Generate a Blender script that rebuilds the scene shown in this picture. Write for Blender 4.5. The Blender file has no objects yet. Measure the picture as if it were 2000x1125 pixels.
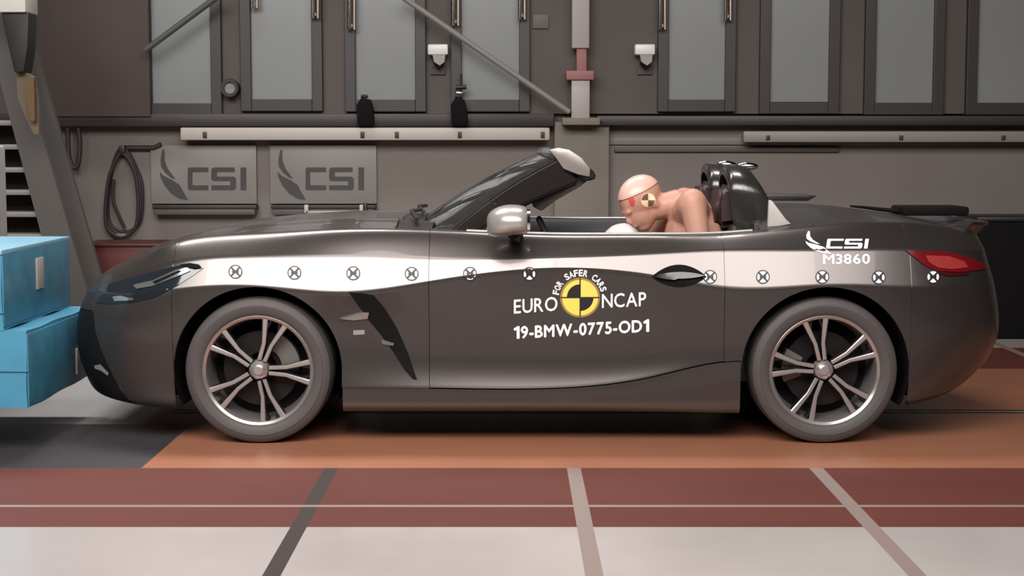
import bpy, bmesh, math, random
import numpy as np
from mathutils import Vector, Matrix
from mathutils.bvhtree import BVHTree

random.seed(7)
PI = math.pi
SC = bpy.context.scene
COL = SC.collection

# ------------------------------------------------------------------ camera
F_PX, CAM_Y, CAM_Z = 3081.0, -6.8, 1.30
PITCH = math.atan((562.5 - 284.0) / F_PX)
cd = bpy.data.cameras.new('camera'); cam = bpy.data.objects.new('camera', cd); COL.objects.link(cam)
cd.sensor_width = 36.0; cd.lens = F_PX * 36.0 / 2000.0
cam.location = (0, CAM_Y, CAM_Z); cam.rotation_euler = (PI / 2 - PITCH, 0, 0)
cd.clip_start = 0.05; cd.clip_end = 200
SC.camera = cam

# ------------------------------------------------------------------ view, world, lights
vs = SC.view_settings
vs.view_transform = 'Standard'; vs.look = 'None'; vs.gamma = 1.0; vs.use_curve_mapping = False
vs.exposure = -1.4
world = bpy.data.worlds.new('world'); SC.world = world; world.use_nodes = True
world.node_tree.nodes['Background'].inputs[0].default_value = (0.90, 0.95, 1.0, 1)
world.node_tree.nodes['Background'].inputs[1].default_value = 0.02

def area(name, loc, target, sx, sy, power, col=(1, 0.96, 0.93), spread=180):
    ld = bpy.data.lights.new(name, 'AREA'); ld.shape = 'RECTANGLE'; ld.size = sx; ld.size_y = sy
    ld.energy = power; ld.color = col; ld.spread = math.radians(spread)
    o = bpy.data.objects.new(name, ld); COL.objects.link(o); o.location = loc
    o.rotation_euler = (Vector(target) - Vector(loc)).to_track_quat('-Z', 'Y').to_euler()
    return o
# lamp rows of the hall: strong rows above the near side of the lane, rows near the wall, a wide soft bank farther out
for x, p in ((-3.2, 26), (-1.2, 26), (0.8, 20)):
    area('hall_lamp', (x, -3.6, 5.8), (x * 0.8, 0.2, 0.0), 1.7, 0.5, p, spread=120)
for x, p in ((-3.9, 190), (-1.9, 190), (0.6, 90)):
    area('hall_lamp', (x, 2.3, 6.2), (x, 1.2, 0.3), 1.7, 1.0, p, spread=90)
for x, p in ((-5.2, 190), (-3.0, 300), (-0.8, 310), (1.4, 230), (3.6, 120), (5.8, 20)):
    area('hall_lamp', (x, -6.2, 5.3), (x * 0.3 - 0.2, 0.0, 0.5), 2.15, 3.2, p, spread=110)

# ------------------------------------------------------------------ helpers
def lin(c):
    c = c / 255.0
    return c / 12.92 if c <= 0.04045 else ((c + 0.055) / 1.055) ** 2.4
def rgb(r, g, b): return (lin(r), lin(g), lin(b), 1.0)

MATS = {}
def mat(name, col, rough=0.6, metal=0.0, coat=0.0, noise=0.0, nscale=6.0, bump=0.0, bscale=60.0, emit=None, estr=1.0, trans=0.0, spec=0.5, stretch=None):
    if name in MATS: return MATS[name]
    m = bpy.data.materials.new(name); m.use_nodes = True
    nt = m.node_tree; b = nt.nodes['Principled BSDF']
    b.inputs['Base Color'].default_value = col
    b.inputs['Roughness'].default_value = rough; b.inputs['Metallic'].default_value = metal
    b.inputs['Coat Weight'].default_value = coat; b.inputs['Coat Roughness'].default_value = 0.04
    b.inputs['Specular IOR Level'].default_value = spec
    b.inputs['Transmission Weight'].default_value = trans
    if emit: b.inputs['Emission Color'].default_value = emit; b.inputs['Emission Strength'].default_value = estr
    if noise or bump:
        tc = nt.nodes.new('ShaderNodeTexCoord')
        mp = nt.nodes.new('ShaderNodeMapping'); nt.links.new(tc.outputs['Object'], mp.inputs[0])
        if stretch: mp.inputs['Scale'].default_value = stretch
    if noise:
        n = nt.nodes.new('ShaderNodeTexNoise'); n.inputs['Scale'].default_value = nscale; n.inputs['Detail'].default_value = 6
        nt.links.new(mp.outputs[0], n.inputs['Vector'])
        r = nt.nodes.new('ShaderNodeMapRange'); r.inputs[1].default_value = 0.3; r.inputs[2].default_value = 0.7
        r.inputs[3].default_value = 1 - noise; r.inputs[4].default_value = 1 + noise
        nt.links.new(n.outputs['Fac'], r.inputs[0])
        mx = nt.nodes.new('ShaderNodeVectorMath'); mx.operation = 'SCALE'; mx.inputs[0].default_value = col[:3]
        nt.links.new(r.outputs[0], mx.inputs['Scale']); nt.links.new(mx.outputs[0], b.inputs['Base Color'])
    if bump:
        n2 = nt.nodes.new('ShaderNodeTexNoise'); n2.inputs['Scale'].default_value = bscale; n2.inputs['Detail'].default_value = 4
        nt.links.new(mp.outputs[0], n2.inputs['Vector'])
        bp = nt.nodes.new('ShaderNodeBump'); bp.inputs['Strength'].default_value = bump; bp.inputs['Distance'].default_value = 0.01
        nt.links.new(n2.outputs['Fac'], bp.inputs['Height']); nt.links.new(bp.outputs[0], b.inputs['Normal'])
    MATS[name] = m
    return m

def tag(o, label=None, cat=None, group=None, kind=None):
    if label: o['label'] = label
    if cat: o['category'] = cat
    if group: o['group'] = group
    if kind: o['kind'] = kind
    return o
def empty(name, loc=(0, 0, 0)):
    o = bpy.data.objects.new(name, None); COL.objects.link(o); o.location = loc; o.empty_display_size = 0.1
    return o
def link(name, me, m, parent=None, smooth=False):
    o = bpy.data.objects.new(name, me); COL.objects.link(o)
    for mm in (m if isinstance(m, (list, tuple)) else [m]):
        if mm: me.materials.append(mm)
    if smooth:
        me.polygons.foreach_set('use_smooth', [True] * len(me.polygons))
    if parent:
        o.parent = parent
        p = parent; off = Vector((0, 0, 0))
        while p: off += p.location; p = p.parent
        o.location = -off            # geometry is written in world coordinates
    return o
def recentre(o):
    """move a mesh object's origin to the middle of its base"""
    me = o.data
    co = np.array([v.co[:] for v in me.vertices]); mn, mx_ = co.min(0), co.max(0)
    c = Vector(((mn[0] + mx_[0]) / 2, (mn[1] + mx_[1]) / 2, mn[2]))
    me.transform(Matrix.Translation(-c)); o.location = o.location + c
    return o
def from_bm(name, bm, m, parent=None, smooth=False, sharp=None):
    me = bpy.data.meshes.new(name); bm.normal_update(); bm.to_mesh(me); bm.free()
    o = link(name, me, m, parent, smooth)
    if smooth and sharp is not None:
        me.set_sharp_from_angle(angle=math.radians(sharp))
    return o
def box_bm(bm, x0, x1, y0, y1, z0, z1, bev=0.0, seg=2, rot=None, mi=0):
    v = bmesh.ops.create_cube(bm, size=1.0)['verts']
    c = Vector(((x0 + x1) / 2, (y0 + y1) / 2, (z0 + z1) / 2))
    for q in v: q.co = Vector((q.co.x * (x1 - x0), q.co.y * (y1 - y0), q.co.z * (z1 - z0)))
    if bev:
        es = set(e for q in v for e in q.link_edges)
        r = bmesh.ops.bevel(bm, geom=list(es), offset=bev, segments=seg, affect='EDGES', profile=0.5)
        fs = r['faces']; vv = set()
        st = list(v)
        seen = set(q for q in v if q.is_valid) | set(q for f in fs for q in f.verts)
        v = list(seen)
    if mi:
        for f in set(f for q in v for f in q.link_faces): f.material_index = mi
    M = Matrix.Translation(c) @ (rot.to_4x4() if rot else Matrix.Identity(4))
    for q in v: q.co = M @ q.co
    return v
def box(name, x0, x1, y0, y1, z0, z1, m, parent=None, bev=0.006, rot=None):
    bm = bmesh.new(); box_bm(bm, x0, x1, y0, y1, z0, z1, bev, rot=rot)
    return from_bm(name, bm, m, parent, smooth=True, sharp=35)
def tube_bm(bm, pts, r, n=10, caps=True, closed=False):
    pts = [Vector(p) for p in pts]; N = len(pts)
    rr = r if isinstance(r, (list, tuple)) else [r] * N
    rings = []; ref = None
    for i, p in enumerate(pts):
        a = pts[(i - 1) % N] if (i > 0 or closed) else p
        b = pts[(i + 1) % N] if (i < N - 1 or closed) else p
        d = (b - a).normalized()
        if ref is None:
            ref = Vector((0, 0, 1)) if abs(d.z) < 0.9 else Vector((1, 0, 0))
        u = (ref - d * ref.dot(d)).normalized(); w = d.cross(u); ref = u
        rings.append([bm.verts.new(p + (u * math.cos(2 * PI * k / n) + w * math.sin(2 * PI * k / n)) * rr[i]) for k in range(n)])
    for i in range(N if closed else N - 1):
        A, B = rings[i], rings[(i + 1) % N]
        for k in range(n): bm.faces.new((A[k], A[(k + 1) % n], B[(k + 1) % n], B[k]))
    if caps and not closed:
        bm.faces.new(rings[0][::-1]); bm.faces.new(rings[-1])
def tube(name, pts, r, m, parent=None, n=10, closed=False):
    bm = bmesh.new(); tube_bm(bm, pts, r, n, closed=closed)
    bmesh.ops.recalc_face_normals(bm, faces=bm.faces)
    return from_bm(name, bm, m, parent, smooth=True, sharp=50)
def lathe_bm(bm, prof, n=64, centre=(0, 0, 0), closed=False, mi=0):
    """profile of (radius, y) spun round the Y axis"""
    c = Vector(centre); rings = []
    for r, y in prof:
        rings.append([bm.verts.new(c + Vector((r * math.cos(2 * PI * k / n), y, r * math.sin(2 * PI * k / n)))) for k in range(n)])
    for i in range(len(rings) if closed else len(rings) - 1):
        A, B = rings[i], rings[(i + 1) % len(rings)]
        for k in range(n):
            f = bm.faces.new((A[k], A[(k + 1) % n], B[(k + 1) % n], B[k])); f.material_index = mi
def prism_bm(bm, poly, y0, y1, mi=0):
    """polygon in x,z extruded from y0 to y1"""
    A = [bm.verts.new((x, y0, z)) for x, z in poly]; B = [bm.verts.new((x, y1, z)) for x, z in poly]
    n = len(poly); fs = [bm.faces.new(A), bm.faces.new(B[::-1])]
    for i in range(n): fs.append(bm.faces.new((A[(i + 1) % n], A[i], B[i], B[(i + 1) % n])))
    for f in fs: f.material_index = mi
    return A + B
def prism(name, poly, y0, y1, m, parent=None, bev=0.0):
    bm = bmesh.new(); prism_bm(bm, poly, y0, y1)
    bmesh.ops.recalc_face_normals(bm, faces=bm.faces)
    if bev: bmesh.ops.bevel(bm, geom=list(bm.edges), offset=bev, segments=2, affect='EDGES', profile=0.5)
    return from_bm(name, bm, m, parent, smooth=True, sharp=40)

# photograph pixel + a chosen distance -> a place in the hall
CP, SP = math.cos(PITCH), math.sin(PITCH)
def ray(px, py):
    dx = (px - 1000.0) / F_PX; dy = (562.5 - py) / F_PX
    return Vector((dx, CP + dy * SP, dy * CP - SP))
def at(px, py, Y):
    r = ray(px, py); t = (Y - CAM_Y) / r.y
    return Vector((r.x * t, Y, CAM_Z + r.z * t))
def xz(px, py, Y):
    p = at(px, py, Y); return (p.x, p.z)

# ------------------------------------------------------------------ materials
M_wall_lo = mat('wall_paint', rgb(120, 112, 107), 0.75, noise=0.06, nscale=1.3, bump=0.05, bscale=40)
M_wall_up = mat('upper_wall_panel', rgb(84, 76, 72), 0.7, noise=0.08, nscale=2)
M_wall_dk = mat('dark_hall_wall', rgb(52, 48, 46), 0.85)
M_ledge = mat('ledge_metal', rgb(48, 42, 42), 0.5)
M_frame = mat('window_frame_paint', rgb(50, 46, 46), 0.45)
M_pane = mat('window_pane', rgb(134, 137, 138), 0.22, noise=0.04, nscale=1.2, stretch=(1, 1, 0.4))
M_white = mat('white_paint', rgb(166, 158, 154), 0.5)
M_lightbar = mat('light_bar_paint', rgb(180, 172, 165), 0.45)
M_greybar = mat('grey_bar_paint', rgb(135, 130, 126), 0.5)
M_sign = mat('sign_board', rgb(132, 128, 124), 0.5)
M_signink = mat('sign_print', rgb(62, 58, 60), 0.5)
M_black = mat('black_plastic', rgb(22, 19, 20), 0.45)
M_matte = mat('matte_black', rgb(14, 12, 13), 0.8, spec=0.15)
M_chrome = mat('chrome', rgb(230, 230, 230), 0.12, metal=1.0)
M_steel = mat('steel', rgb(120, 116, 112), 0.45, metal=0.7)
M_red = mat('red_paint', rgb(78, 25, 17), 0.6)
M_pinkband = mat('red_tape', rgb(150, 100, 98), 0.6)
M_tread = mat('stair_tread', rgb(132, 126, 122), 0.5)
M_string = mat('stair_stringer', rgb(78, 74, 71), 0.6)
M_ochre = mat('ochre_paint', rgb(98, 70, 36), 0.6)
M_blue = mat('barrier_blue', rgb(66, 132, 160), 0.5, noise=0.10, nscale=5)
M_blueside = mat('barrier_blue_shaded', rgb(58, 116, 140), 0.45, noise=0.18, nscale=9)  # darker blue: shade of the car-facing side painted in; also on seam beads
M_concrete = mat('grey_concrete', rgb(150, 146, 144), 0.8, noise=0.1)

# ------------------------------------------------------------------ the hall
WY = 4.5
RX0, RX1, RY0, RY1, RZ = -9.0, 9.0, -12.0, WY, 7.0
def quad(name, vs_, m):
    me = bpy.data.meshes.new(name); me.from_pydata([tuple(v) for v in vs_], [], [tuple(range(len(vs_)))])
    o = link(name, me, m); return tag(o, kind='structure')
# floor: concrete with a painted impact lane along X, its edge lines, a tow rail slot and metre marks
F = {
 'conc': mat('floor_concrete', rgb(172, 164, 162), 0.22, noise=0.10, nscale=1.1, bump=0.015, bscale=8),
 'mar': mat('floor_maroon', rgb(92, 48, 41), 0.6, spec=0.25, noise=0.10, nscale=2.0, stretch=(0.4, 1, 1)),
 'ora': mat('floor_orange', rgb(152, 100, 76), 0.40, noise=0.08, nscale=2.0, stretch=(0.4, 1, 1)),
 'lin': mat('floor_line', rgb(138, 122, 117), 0.4),
 'dkl': mat('floor_dark_line', rgb(44, 34, 30), 0.6),
 'dpl': mat('floor_dark_plate', rgb(60, 58, 60), 0.4, noise=0.12, nscale=3),
 'gpl': mat('floor_grey_plate', rgb(136, 135, 135), 0.45, noise=0.06, nscale=3),
}
FK = list(F)
ys = [RY0, -1.50, -1.20, -1.165, -0.51, -0.47, 0.50, 0.80, 0.835, 0.87, 0.905, 2.30, 2.34, 3.30, RY1]
ymat = ['conc', 'mar', 'lin', 'mar', 'ora', 'ora', 'ora', 'dkl', 'lin', 'dkl', 'ora', 'ora', 'mar', 'conc']
xs = [RX0, -1.66, -1.50]
for k in range(-1, 9):
    xm = -0.73 + 0.98 * k
    if xm > -1.5: xs += [xm - 0.028, xm + 0.028]
xs += [RX1]
bm = bmesh.new(); fv = {}
for i, x in enumerate(xs):
    for j, y in enumerate(ys): fv[i, j] = bm.verts.new((x, y, 0))
for i in range(len(xs) - 1):
    for j in range(len(ys) - 1):
        f = bm.faces.new((fv[i, j], fv[i + 1, j], fv[i + 1, j + 1], fv[i, j + 1]))
        m = ymat[j]; xc = (xs[i] + xs[i + 1]) / 2; yc_ = (ys[j] + ys[j + 1]) / 2
        if xc < -1.5 and -0.51 < yc_ < 0.5: m = 'dpl'
        elif xc < -1.66 and 0.5 < yc_ < 2.3: m = 'gpl'
        elif xs[i + 1] - xs[i] < 0.06 and xc > -1.4 and m in ('conc', 'mar') :
            m = 'dkl' if xc < -0.5 else 'lin'
        f.material_index = FK.index(m)
floor = from_bm('floor', bm, [F[k] for k in FK]); tag(floor, kind='structure')

Z_LEDGE = at(600, 245, WY).z
quad('wall_back', [(RX0, WY, 0), (RX1, WY, 0), (RX1, WY, RZ), (RX0, WY, RZ)], M_wall_lo)
quad('wall_left', [(RX0, RY0, 0), (RX0, RY1, 0), (RX0, RY1, RZ), (RX0, RY0, RZ)], M_wall_dk)
quad('wall_right', [(RX1, RY1, 0), (RX1, RY0, 0), (RX1, RY0, RZ), (RX1, RY1, RZ)], M_wall_dk)
quad('wall_front', [(RX1, RY0, 0), (RX0, RY0, 0), (RX0, RY0, RZ), (RX1, RY0, RZ)], mat('front_wall_paint', rgb(132, 126, 122), .8))
quad('ceiling', [(RX0, RY0, RZ), (RX0, RY1, RZ), (RX1, RY1, RZ), (RX1, RY0, RZ)], M_wall_dk)

# upper wall cladding stands 6 cm proud of the lower wall
UY = WY - 0.06
def wb(x0, y0, x1, y1, Y): # pixel box on plane Y -> x0,x1,z0,z1
    a = at(x0, y1, Y); b = at(x1, y0, Y); return a.x, b.x, a.z, b.z
panes = [(288, 415, 202), (493, 611, 194), (696, 812, 195), (902, 1014, 195), (1304, 1414, 195), (1502, 1616, 199), (1706, 1819, 201), (1904, 2020, 201), (2110, 2226, 201)]
ZT = 2.75
WIN = []
holes = []
for i, (a, b, yb) in enumerate(panes):
    x0 = at(a, yb, UY).x; x1 = at(b, yb, UY).x; z0 = at(a, yb, UY).z
    fx = 0.075
    holes.append((x0 - fx, x1 + fx, z0 - 0.085, ZT + 0.07))
    bm = bmesh.new()
    box_bm(bm, x0 - fx, x0, UY - 0.05, WY, z0 - 0.085, ZT + 0.07, 0.004)
    box_bm(bm, x1, x1 + fx, UY - 0.05, WY, z0 - 0.085, ZT + 0.07, 0.004)
    box_bm(bm, x0, x1, UY - 0.05, WY, z0 - 0.085, z0, 0.004)
    box_bm(bm, x0, x1, UY - 0.05, WY, ZT, ZT + 0.07, 0.004)
    w = from_bm('window_%d' % (i + 1), bm, M_frame); tag(w, kind='structure'); WIN.append(w)
    p = box('window_pane', x0 - 0.002, x1 + 0.002, UY - 0.012, WY - 0.005, z0 - 0.002, ZT, M_pane, w, bev=0)
# cladding between the windows
bm = bmesh.new()
zb = at(600, 222, UY).z
xl = RX0
for (h0, h1, hz0, hz1) in holes:
    box_bm(bm, xl, h0, UY, WY, zb, ZT + 0.07); xl = h1
    box_bm(bm, h0, h1, UY, WY, zb, hz0)
box_bm(bm, xl, RX1, UY, WY, zb, ZT + 0.07)
box_bm(bm, RX0, RX1, UY, WY, ZT + 0.07, RZ)
tag(from_bm('wall_upper', bm, M_wall_up), kind='structure')
# ledges below the windows
for n, (a, b, y0, y1, dep) in enumerate([(-400, 1082, 222, 247, 0.14), (1166, 2500, 226, 245, 0.14)]):
    x0, x1, z0, z1 = wb(a, y0, b, y1, UY - dep + 0.06)
    tag(box('trim_%d' % (n + 1), x0, x1, WY - dep, WY, z0, z1, M_ledge), kind='structure')
x0, x1, z0, z1 = wb(1200, 288, 1640, 297, WY - 0.03)
tag(box('trim_3', x0, x1, WY - 0.03, WY, z0, z1, mat('trim_grey', rgb(82, 78, 75), .6)), kind='structure')
x0, x1, z0, z1 = wb(1188, 268, 2600, 283, WY - 0.02)
tag(box('trim_4', x0, x1, WY - 0.02, WY, z0, z1, mat('trim_mid', rgb(120, 113, 108), .6)), kind='structure')
# pilaster below the post
x0, x1, z0, z1 = wb(1082, 238, 1190, 640, WY - 0.10)
tag(box('trim_5', x0, x1, WY - 0.10, WY, 0, z1, mat('pilaster_paint', rgb(118, 112, 102), .7, noise=.05)), kind='structure')
# dark brown column of cladding on the left
x0, x1, z0, z1 = wb(60, -300, 283, 228, WY - 0.16)
tag(box('trim_6', x0, x1, WY - 0.16, WY - 0.145 + 0.08, z0, z1, mat('brown_cladding', rgb(74, 64, 60), .7, noise=.1, nscale=1.5)), kind='structure')

# ------------------------------------------------------------------ things on the back wall
def label_rail(name, px0, py0, px1, py1, m, lab, cat, brackets):
    Y = WY - 0.17
    x0, x1, z0, z1 = wb(px0, py0, px1, py1, Y)
    root = empty(name, ((x0 + x1) / 2, WY, z0)); tag(root, lab, cat)
    box('rail_body', x0, x1, Y, Y + 0.10, z0, z1, m, root, bev=0.012)
    for bx in brackets:
        X = at(bx, py0, Y).x
        box('bracket', X - 0.02, X + 0.02, Y + 0.09, WY, z0 + 0.02, z1 - 0.02, M_steel, root)
        box('clip', X - 0.014, X + 0.014, Y - 0.008, Y + 0.01, z0 + 0.015, z1 - 0.03, M_ledge, root, bev=0.002)
    return root
label_rail('wall_rail', 352, 249, 1074, 274, M_lightbar, 'long pale cream rail fixed on the wall below the left windows', 'rail', (400, 708, 775, 898, 1060))
label_rail('wall_rail', 1452, 256, 2300, 278, M_greybar, 'dull grey rail fixed on the wall below the right windows', 'rail', (1500, 1760, 1960))

# white post with a red band, in front of the pilaster
Y = WY - 0.22
pcx = at(1135, 120, Y).x
root = empty('post', (pcx, Y + 0.1, at(1135, 236, Y).z)); tag(root, 'white square post with a faded red collar between the windows', 'post')
def pxbox(name, a, y0, b, y1, Y, dep, m, parent=None, bev=0.005):
    x0, x1, z0, z1 = wb(a, y0, b, y1, Y); return box(name, x0, x1, Y, Y + dep, z0, z1, m, parent, bev)
pxbox('upper_shaft', 1117, -140, 1152, 94, Y, 0.11, M_white, root)
pxbox('neck', 1126, 92, 1146, 142, Y + 0.02, 0.08, M_pinkband, root)
pxbox('collar', 1106, 138, 1160, 156, Y - 0.02, 0.14, M_pinkband, root)
pxbox('lower_shaft', 1116, 154, 1152, 236, Y, 0.11, M_white, root)
pxbox('foot_plate', 1098, 230, 1172, 244, Y - 0.03, 0.20, mat('pilaster_paint', rgb(118, 112, 102)), root)

# diagonal braces
a = at(780, -10, WY - 0.3); b = at(1112, 219, WY - 0.24)
o = tube('brace_rod', [a, b], 0.02, mat('brace_grey', rgb(128, 124, 118), .5), n=10)
tag(o, 'thin grey brace rod slanting down to the foot of the white post', 'rod')
a = at(284, 98, WY - 0.3); b = at(432, -12, WY - 0.3)
o = tube('brace_rod', [a, b], 0.022, mat('brace_dark', rgb(74, 76, 76), .5), n=10)
tag(o, 'dark grey brace rod crossing the leftmost window', 'rod')

# wall lamps (unlit white housings)
def wall_lamp(cx, lab, two):
    Y = UY - 0.12
    c = at(cx, 110, Y)
    root = empty('wall_lamp', (c.x, UY, at(cx, 135, Y).z)); tag(root, lab, 'lamp', 'lamps between the windows')
    pxbox('housing', cx - 20, 86, cx + 20, 107, Y, 0.12, mat('lamp_white', rgb(225, 222, 220), .35), root, 0.012)
    prism('shade', [xz(cx - 11, 104, Y + .01), xz(cx + 15, 104, Y + .01), xz(cx + 13, 121, Y + .01), xz(cx + 4, 128, Y + .01), xz(cx - 7, 121, Y + .01)], Y + 0.01, Y + 0.09, mat('lamp_grey', rgb(150, 142, 140), .4), root)
    prism('lens', [xz(cx - 10, 121, Y + .02), xz(cx + 13, 121, Y + .02), xz(cx + 8, 129, Y + .02), xz(cx + 2, 134, Y + .02), xz(cx - 6, 129, Y + .02)], Y + 0.02, Y + 0.08, M_matte, root)
    pxbox('bracket', cx - 15, 132, cx + 15, 146, UY - .02, 0.02, M_wall_up, root)
wall_lamp(855, 'small white wall lamp left of the white post', 0)
wall_lamp(1260, 'small white wall lamp right of the white post', 1)

# shiny window handles (bright vertical bars at the top)
def handle(px, py0, py1, n):
    Y = UY - 0.10
    root = WIN[n]
    root = tube('window_handle', [at(px, py0, Y), at(px, py1, Y)], 0.014, M_chrome, root)
    tube('grip', [at(px + 10, py0, Y), at(px + 10, py1, Y)], 0.011, mat('brass', rgb(176, 158, 142), .3, metal=.8), root)
    for yy in (py0 + 12, py1 - 8):
        tube('standoff', [at(px + 5, yy, Y), at(px + 5, yy, UY - 0.045)], 0.012, M_steel, root)
handle(885, -40, 50, 3)
handle(1015, -40, 38, 3)
handle(1289, -40, 58, 4)
handle(1417, -40, 40, 4)
handle(682, -40, 58, 2)
handle(611, -40, 36, 1)
handle(492, -40, 16, 1)

# winch / motor blocks below windows three and four
def motor(px, lab, tall):
    Y = UY - 0.16
    root = empty('window_motor', at(px, 246, UY)); tag(root, lab, 'motor')
    prism('motor_body', [xz(px - 14, 244, Y), xz(px + 18, 244, Y), xz(px + 16, 215, Y), xz(px + 10, 194, Y), xz(px - 6, 190, Y), xz(px - 16, 205, Y)], Y, UY - 0.04, M_matte, root, 0.006)
    tube('spindle', [at(px, 186, Y + .04), at(px, 194, Y + .04)], 0.012, M_black, root)
    tube('spindle_knob', [at(px - 7, 188, Y + .04), at(px + 7, 188, Y + .04)], 0.012, M_black, root)
motor(712, 'black motor block at the bottom left of the third window', 0)
motor(896, 'black motor block at the bottom left of the fourth window', 1)
Y = UY - 0.13
root = empty('window_latch', at(900, 188, UY - .05)); tag(root, 'black and chrome window latch above the right motor block', 'latch')
tube('pin', [at(901, 145, Y), at(901, 180, Y)], 0.010, M_chrome, root)
tube('lever', [at(890, 171, Y), at(911, 170, Y)], 0.016, M_black, root)
pxbox('latch_plate', 891, 179, 904, 184, Y, 0.12, M_chrome, root, 0.003)

# round gauge
c = at(449, 172, UY - 0.09)
root = empty('gauge', c); tag(root, 'round black gauge with pale face right of the leftmost window', 'gauge')
bm = bmesh.new(); lathe_bm(bm, [(0.062, -0.02), (0.066, 0.0), (0.06, 0.09), (0.001, 0.09)], 32, c); lathe_bm(bm, [(0.062, -0.02), (0.04, -0.02), (0.038, 0.0)], 32, c)
from_bm('gauge_case', bm, M_black, root, True, 40)
bm = bmesh.new(); lathe_bm(bm, [(0.04, 0.0), (0.001, -0.001)], 32, c); from_bm('gauge_face', bm, M_greybar, root)

# small plate with a faint mark
root = pxbox('wall_plate', 1040, 28, 1072, 56, UY - .015, 0.015, mat('plate_grey', rgb(100, 92, 90), .6)); recentre(root)
tag(root, 'small dull grey plate on the wall left of the white post', 'plate')

# hanging cable loop
Y = WY - 0.05
pts = [(237, 292), (226, 310), (216, 340), (210, 378), (208, 415), (212, 440), (226, 454), (242, 458), (258, 452), (270, 435), (274, 400), (272, 360), (264, 330), (252, 306), (240, 294)]
root = empty('cable_coil', at(240, 292, WY)); tag(root, 'dark coiled cable hanging in a long loop left of the signs', 'cable')
def smooth_pts(P, n=6, closed=False):
    P = [Vector(p) for p in P]; out = []; N = len(P)
    for i in range(N if closed else N - 1):
        p0 = P[(i - 1) % N] if (i > 0 or closed) else P[i]; p1 = P[i]; p2 = P[(i + 1) % N]; p3 = P[(i + 2) % N] if (i + 2 < N or closed) else p2
        for k in range(n):
            t = k / n
            out.append(0.5 * ((2 * p1) + (p2 - p0) * t + (2 * p0 - 5 * p1 + 4 * p2 - p3) * t * t + (3 * p1 - p0 - 3 * p2 + p3) * t ** 3))
    if not closed: out.append(P[-1])
    return out
M_cable = mat('cable_rubber', rgb(44, 36, 38), .6)
for k in range(3):
    q = [at(x + (k - 1) * (4 if y > 330 else 1) * (1 if x > 240 else 0.6), y - 5 * (k - 1), Y + 0.012 * (k - 1)) for x, y in pts]
    tube('cable_turn', smooth_pts(q), 0.013, M_cable, root, n=8)
tube('cable_turn', smooth_pts([at(222, 350, Y), at(221, 390, Y), at(232, 420, Y), at(244, 446, Y)]), 0.012, M_cable, root, n=8)
pxbox('hook', 232, 284, 243, 298, Y - .03, 0.08, M_ledge, root)
pxbox('cable_tag', 223, 457, 246, 463, Y - .02, 0.01, M_sign, root, 0.001)
# conduit above the coil
o = tube('conduit', [at(248, 289, WY - .03), at(300, 289, WY - .03), at(315, 282, WY - .03)], 0.018, M_ledge); tag(o, 'short dark conduit running from the cable loop to the left sign', 'conduit')
o = tube('hanging_cable', smooth_pts([at(132, 250, WY - .1), at(134, 300, WY - .1), at(142, 326, WY - .1), at(152, 322, WY - .1), at(156, 280, WY - .1), at(152, 246, WY - .1)]), 0.018, M_cable); tag(o, 'short dark cable sagging below the brown cladding', 'cable')

# ---- lettering made of simple strokes
def rects(*r): return [[(a, b), (c, b), (c, d), (a, d)] for a, b, c, d in r]
T = 0.205
GLYPH_C = [[(0.06, 0), (1, 0), (1, T), (0.25, T), (0.22, 0.26), (0.22, 0.74), (0.25, 1 - T), (1, 1 - T), (1, 1), (0.06, 1), (0, 0.93), (0, 0.07)]]
GLYPH_S = [[(0, 0), (0.92, 0), (1, 0.08), (1, 0.5), (0.92, 0.59), (0.23, 0.59), (0.23, 1 - T), (0.95, 1 - T), (0.95, 1), (0.08, 1), (0, 0.93), (0, 0.48), (0.07, 0.40), (0.77, 0.40), (0.77, T), (0, T)]]
GLYPH_I = rects((0, 0, 1, 1))
FEATHER = [[(0.00, 0.56), (0.13, 0.48), (0.42, 0.40), (0.70, 0.30), (0.86, 0.14), (1.0, 0.0), (0.72, 0.02), (0.42, 0.12), (0.18, 0.28), (0.04, 0.44)],
           [(0.10, 1.0), (0.17, 0.99), (0.18, 0.78), (0.28, 0.62), (0.47, 0.48), (0.55, 0.42), (0.42, 0.44), (0.20, 0.54), (0.05, 0.66), (0.03, 0.80)]]
def place(polys, x0, y0, x1, y1, slant=0.0):
    """unit polygons -> pixel polygons, y0 top, y1 bottom"""
    return [[(x0 + (x1 - x0) * u + slant * v, y1 + (y0 - y1) * v) for u, v in p] for p in polys]
def ink_flat(name, polys, Y, m, parent, thick=0.004):
    bm = bmesh.new()
    for p in polys: prism_bm(bm, [xz(x, y, Y) for x, y in p], Y - thick, Y + 0.001)
    bmesh.ops.recalc_face_normals(bm, faces=bm.faces)
    return from_bm(name, bm, m, parent)
def sign(x0, x1, dx, lab, extra):
    Y = WY - 0.03
    c = at((x0 + x1) / 2, 398, Y); root = empty('sign', (c.x, WY, c.z)); tag(root, lab, 'sign', 'grey logo signs on the wall')
    pxbox('sign_board', x0, 284, x1, 398, Y, 0.03, M_sign, root, 0.003)
    L = place(GLYPH_C, 367 + dx, 327, 407 + dx, 371) + place(GLYPH_S, 413 + dx, 327, 461 + dx, 371) + place(GLYPH_I, 470 + dx, 327, 481 + dx, 371)
    ink_flat('sign_lettering', L, Y, M_signink, root)
    ink_flat('sign_feather', place(FEATHER, 312 + dx, 292, 367 + dx, 390), Y, M_signink, root)
sign(296, 500, 0, 'left grey sign with dark feather logo and block letters', False)
sign(528, 735, 230, 'right grey sign with dark feather logo, nearer the windscreen', True)
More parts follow.
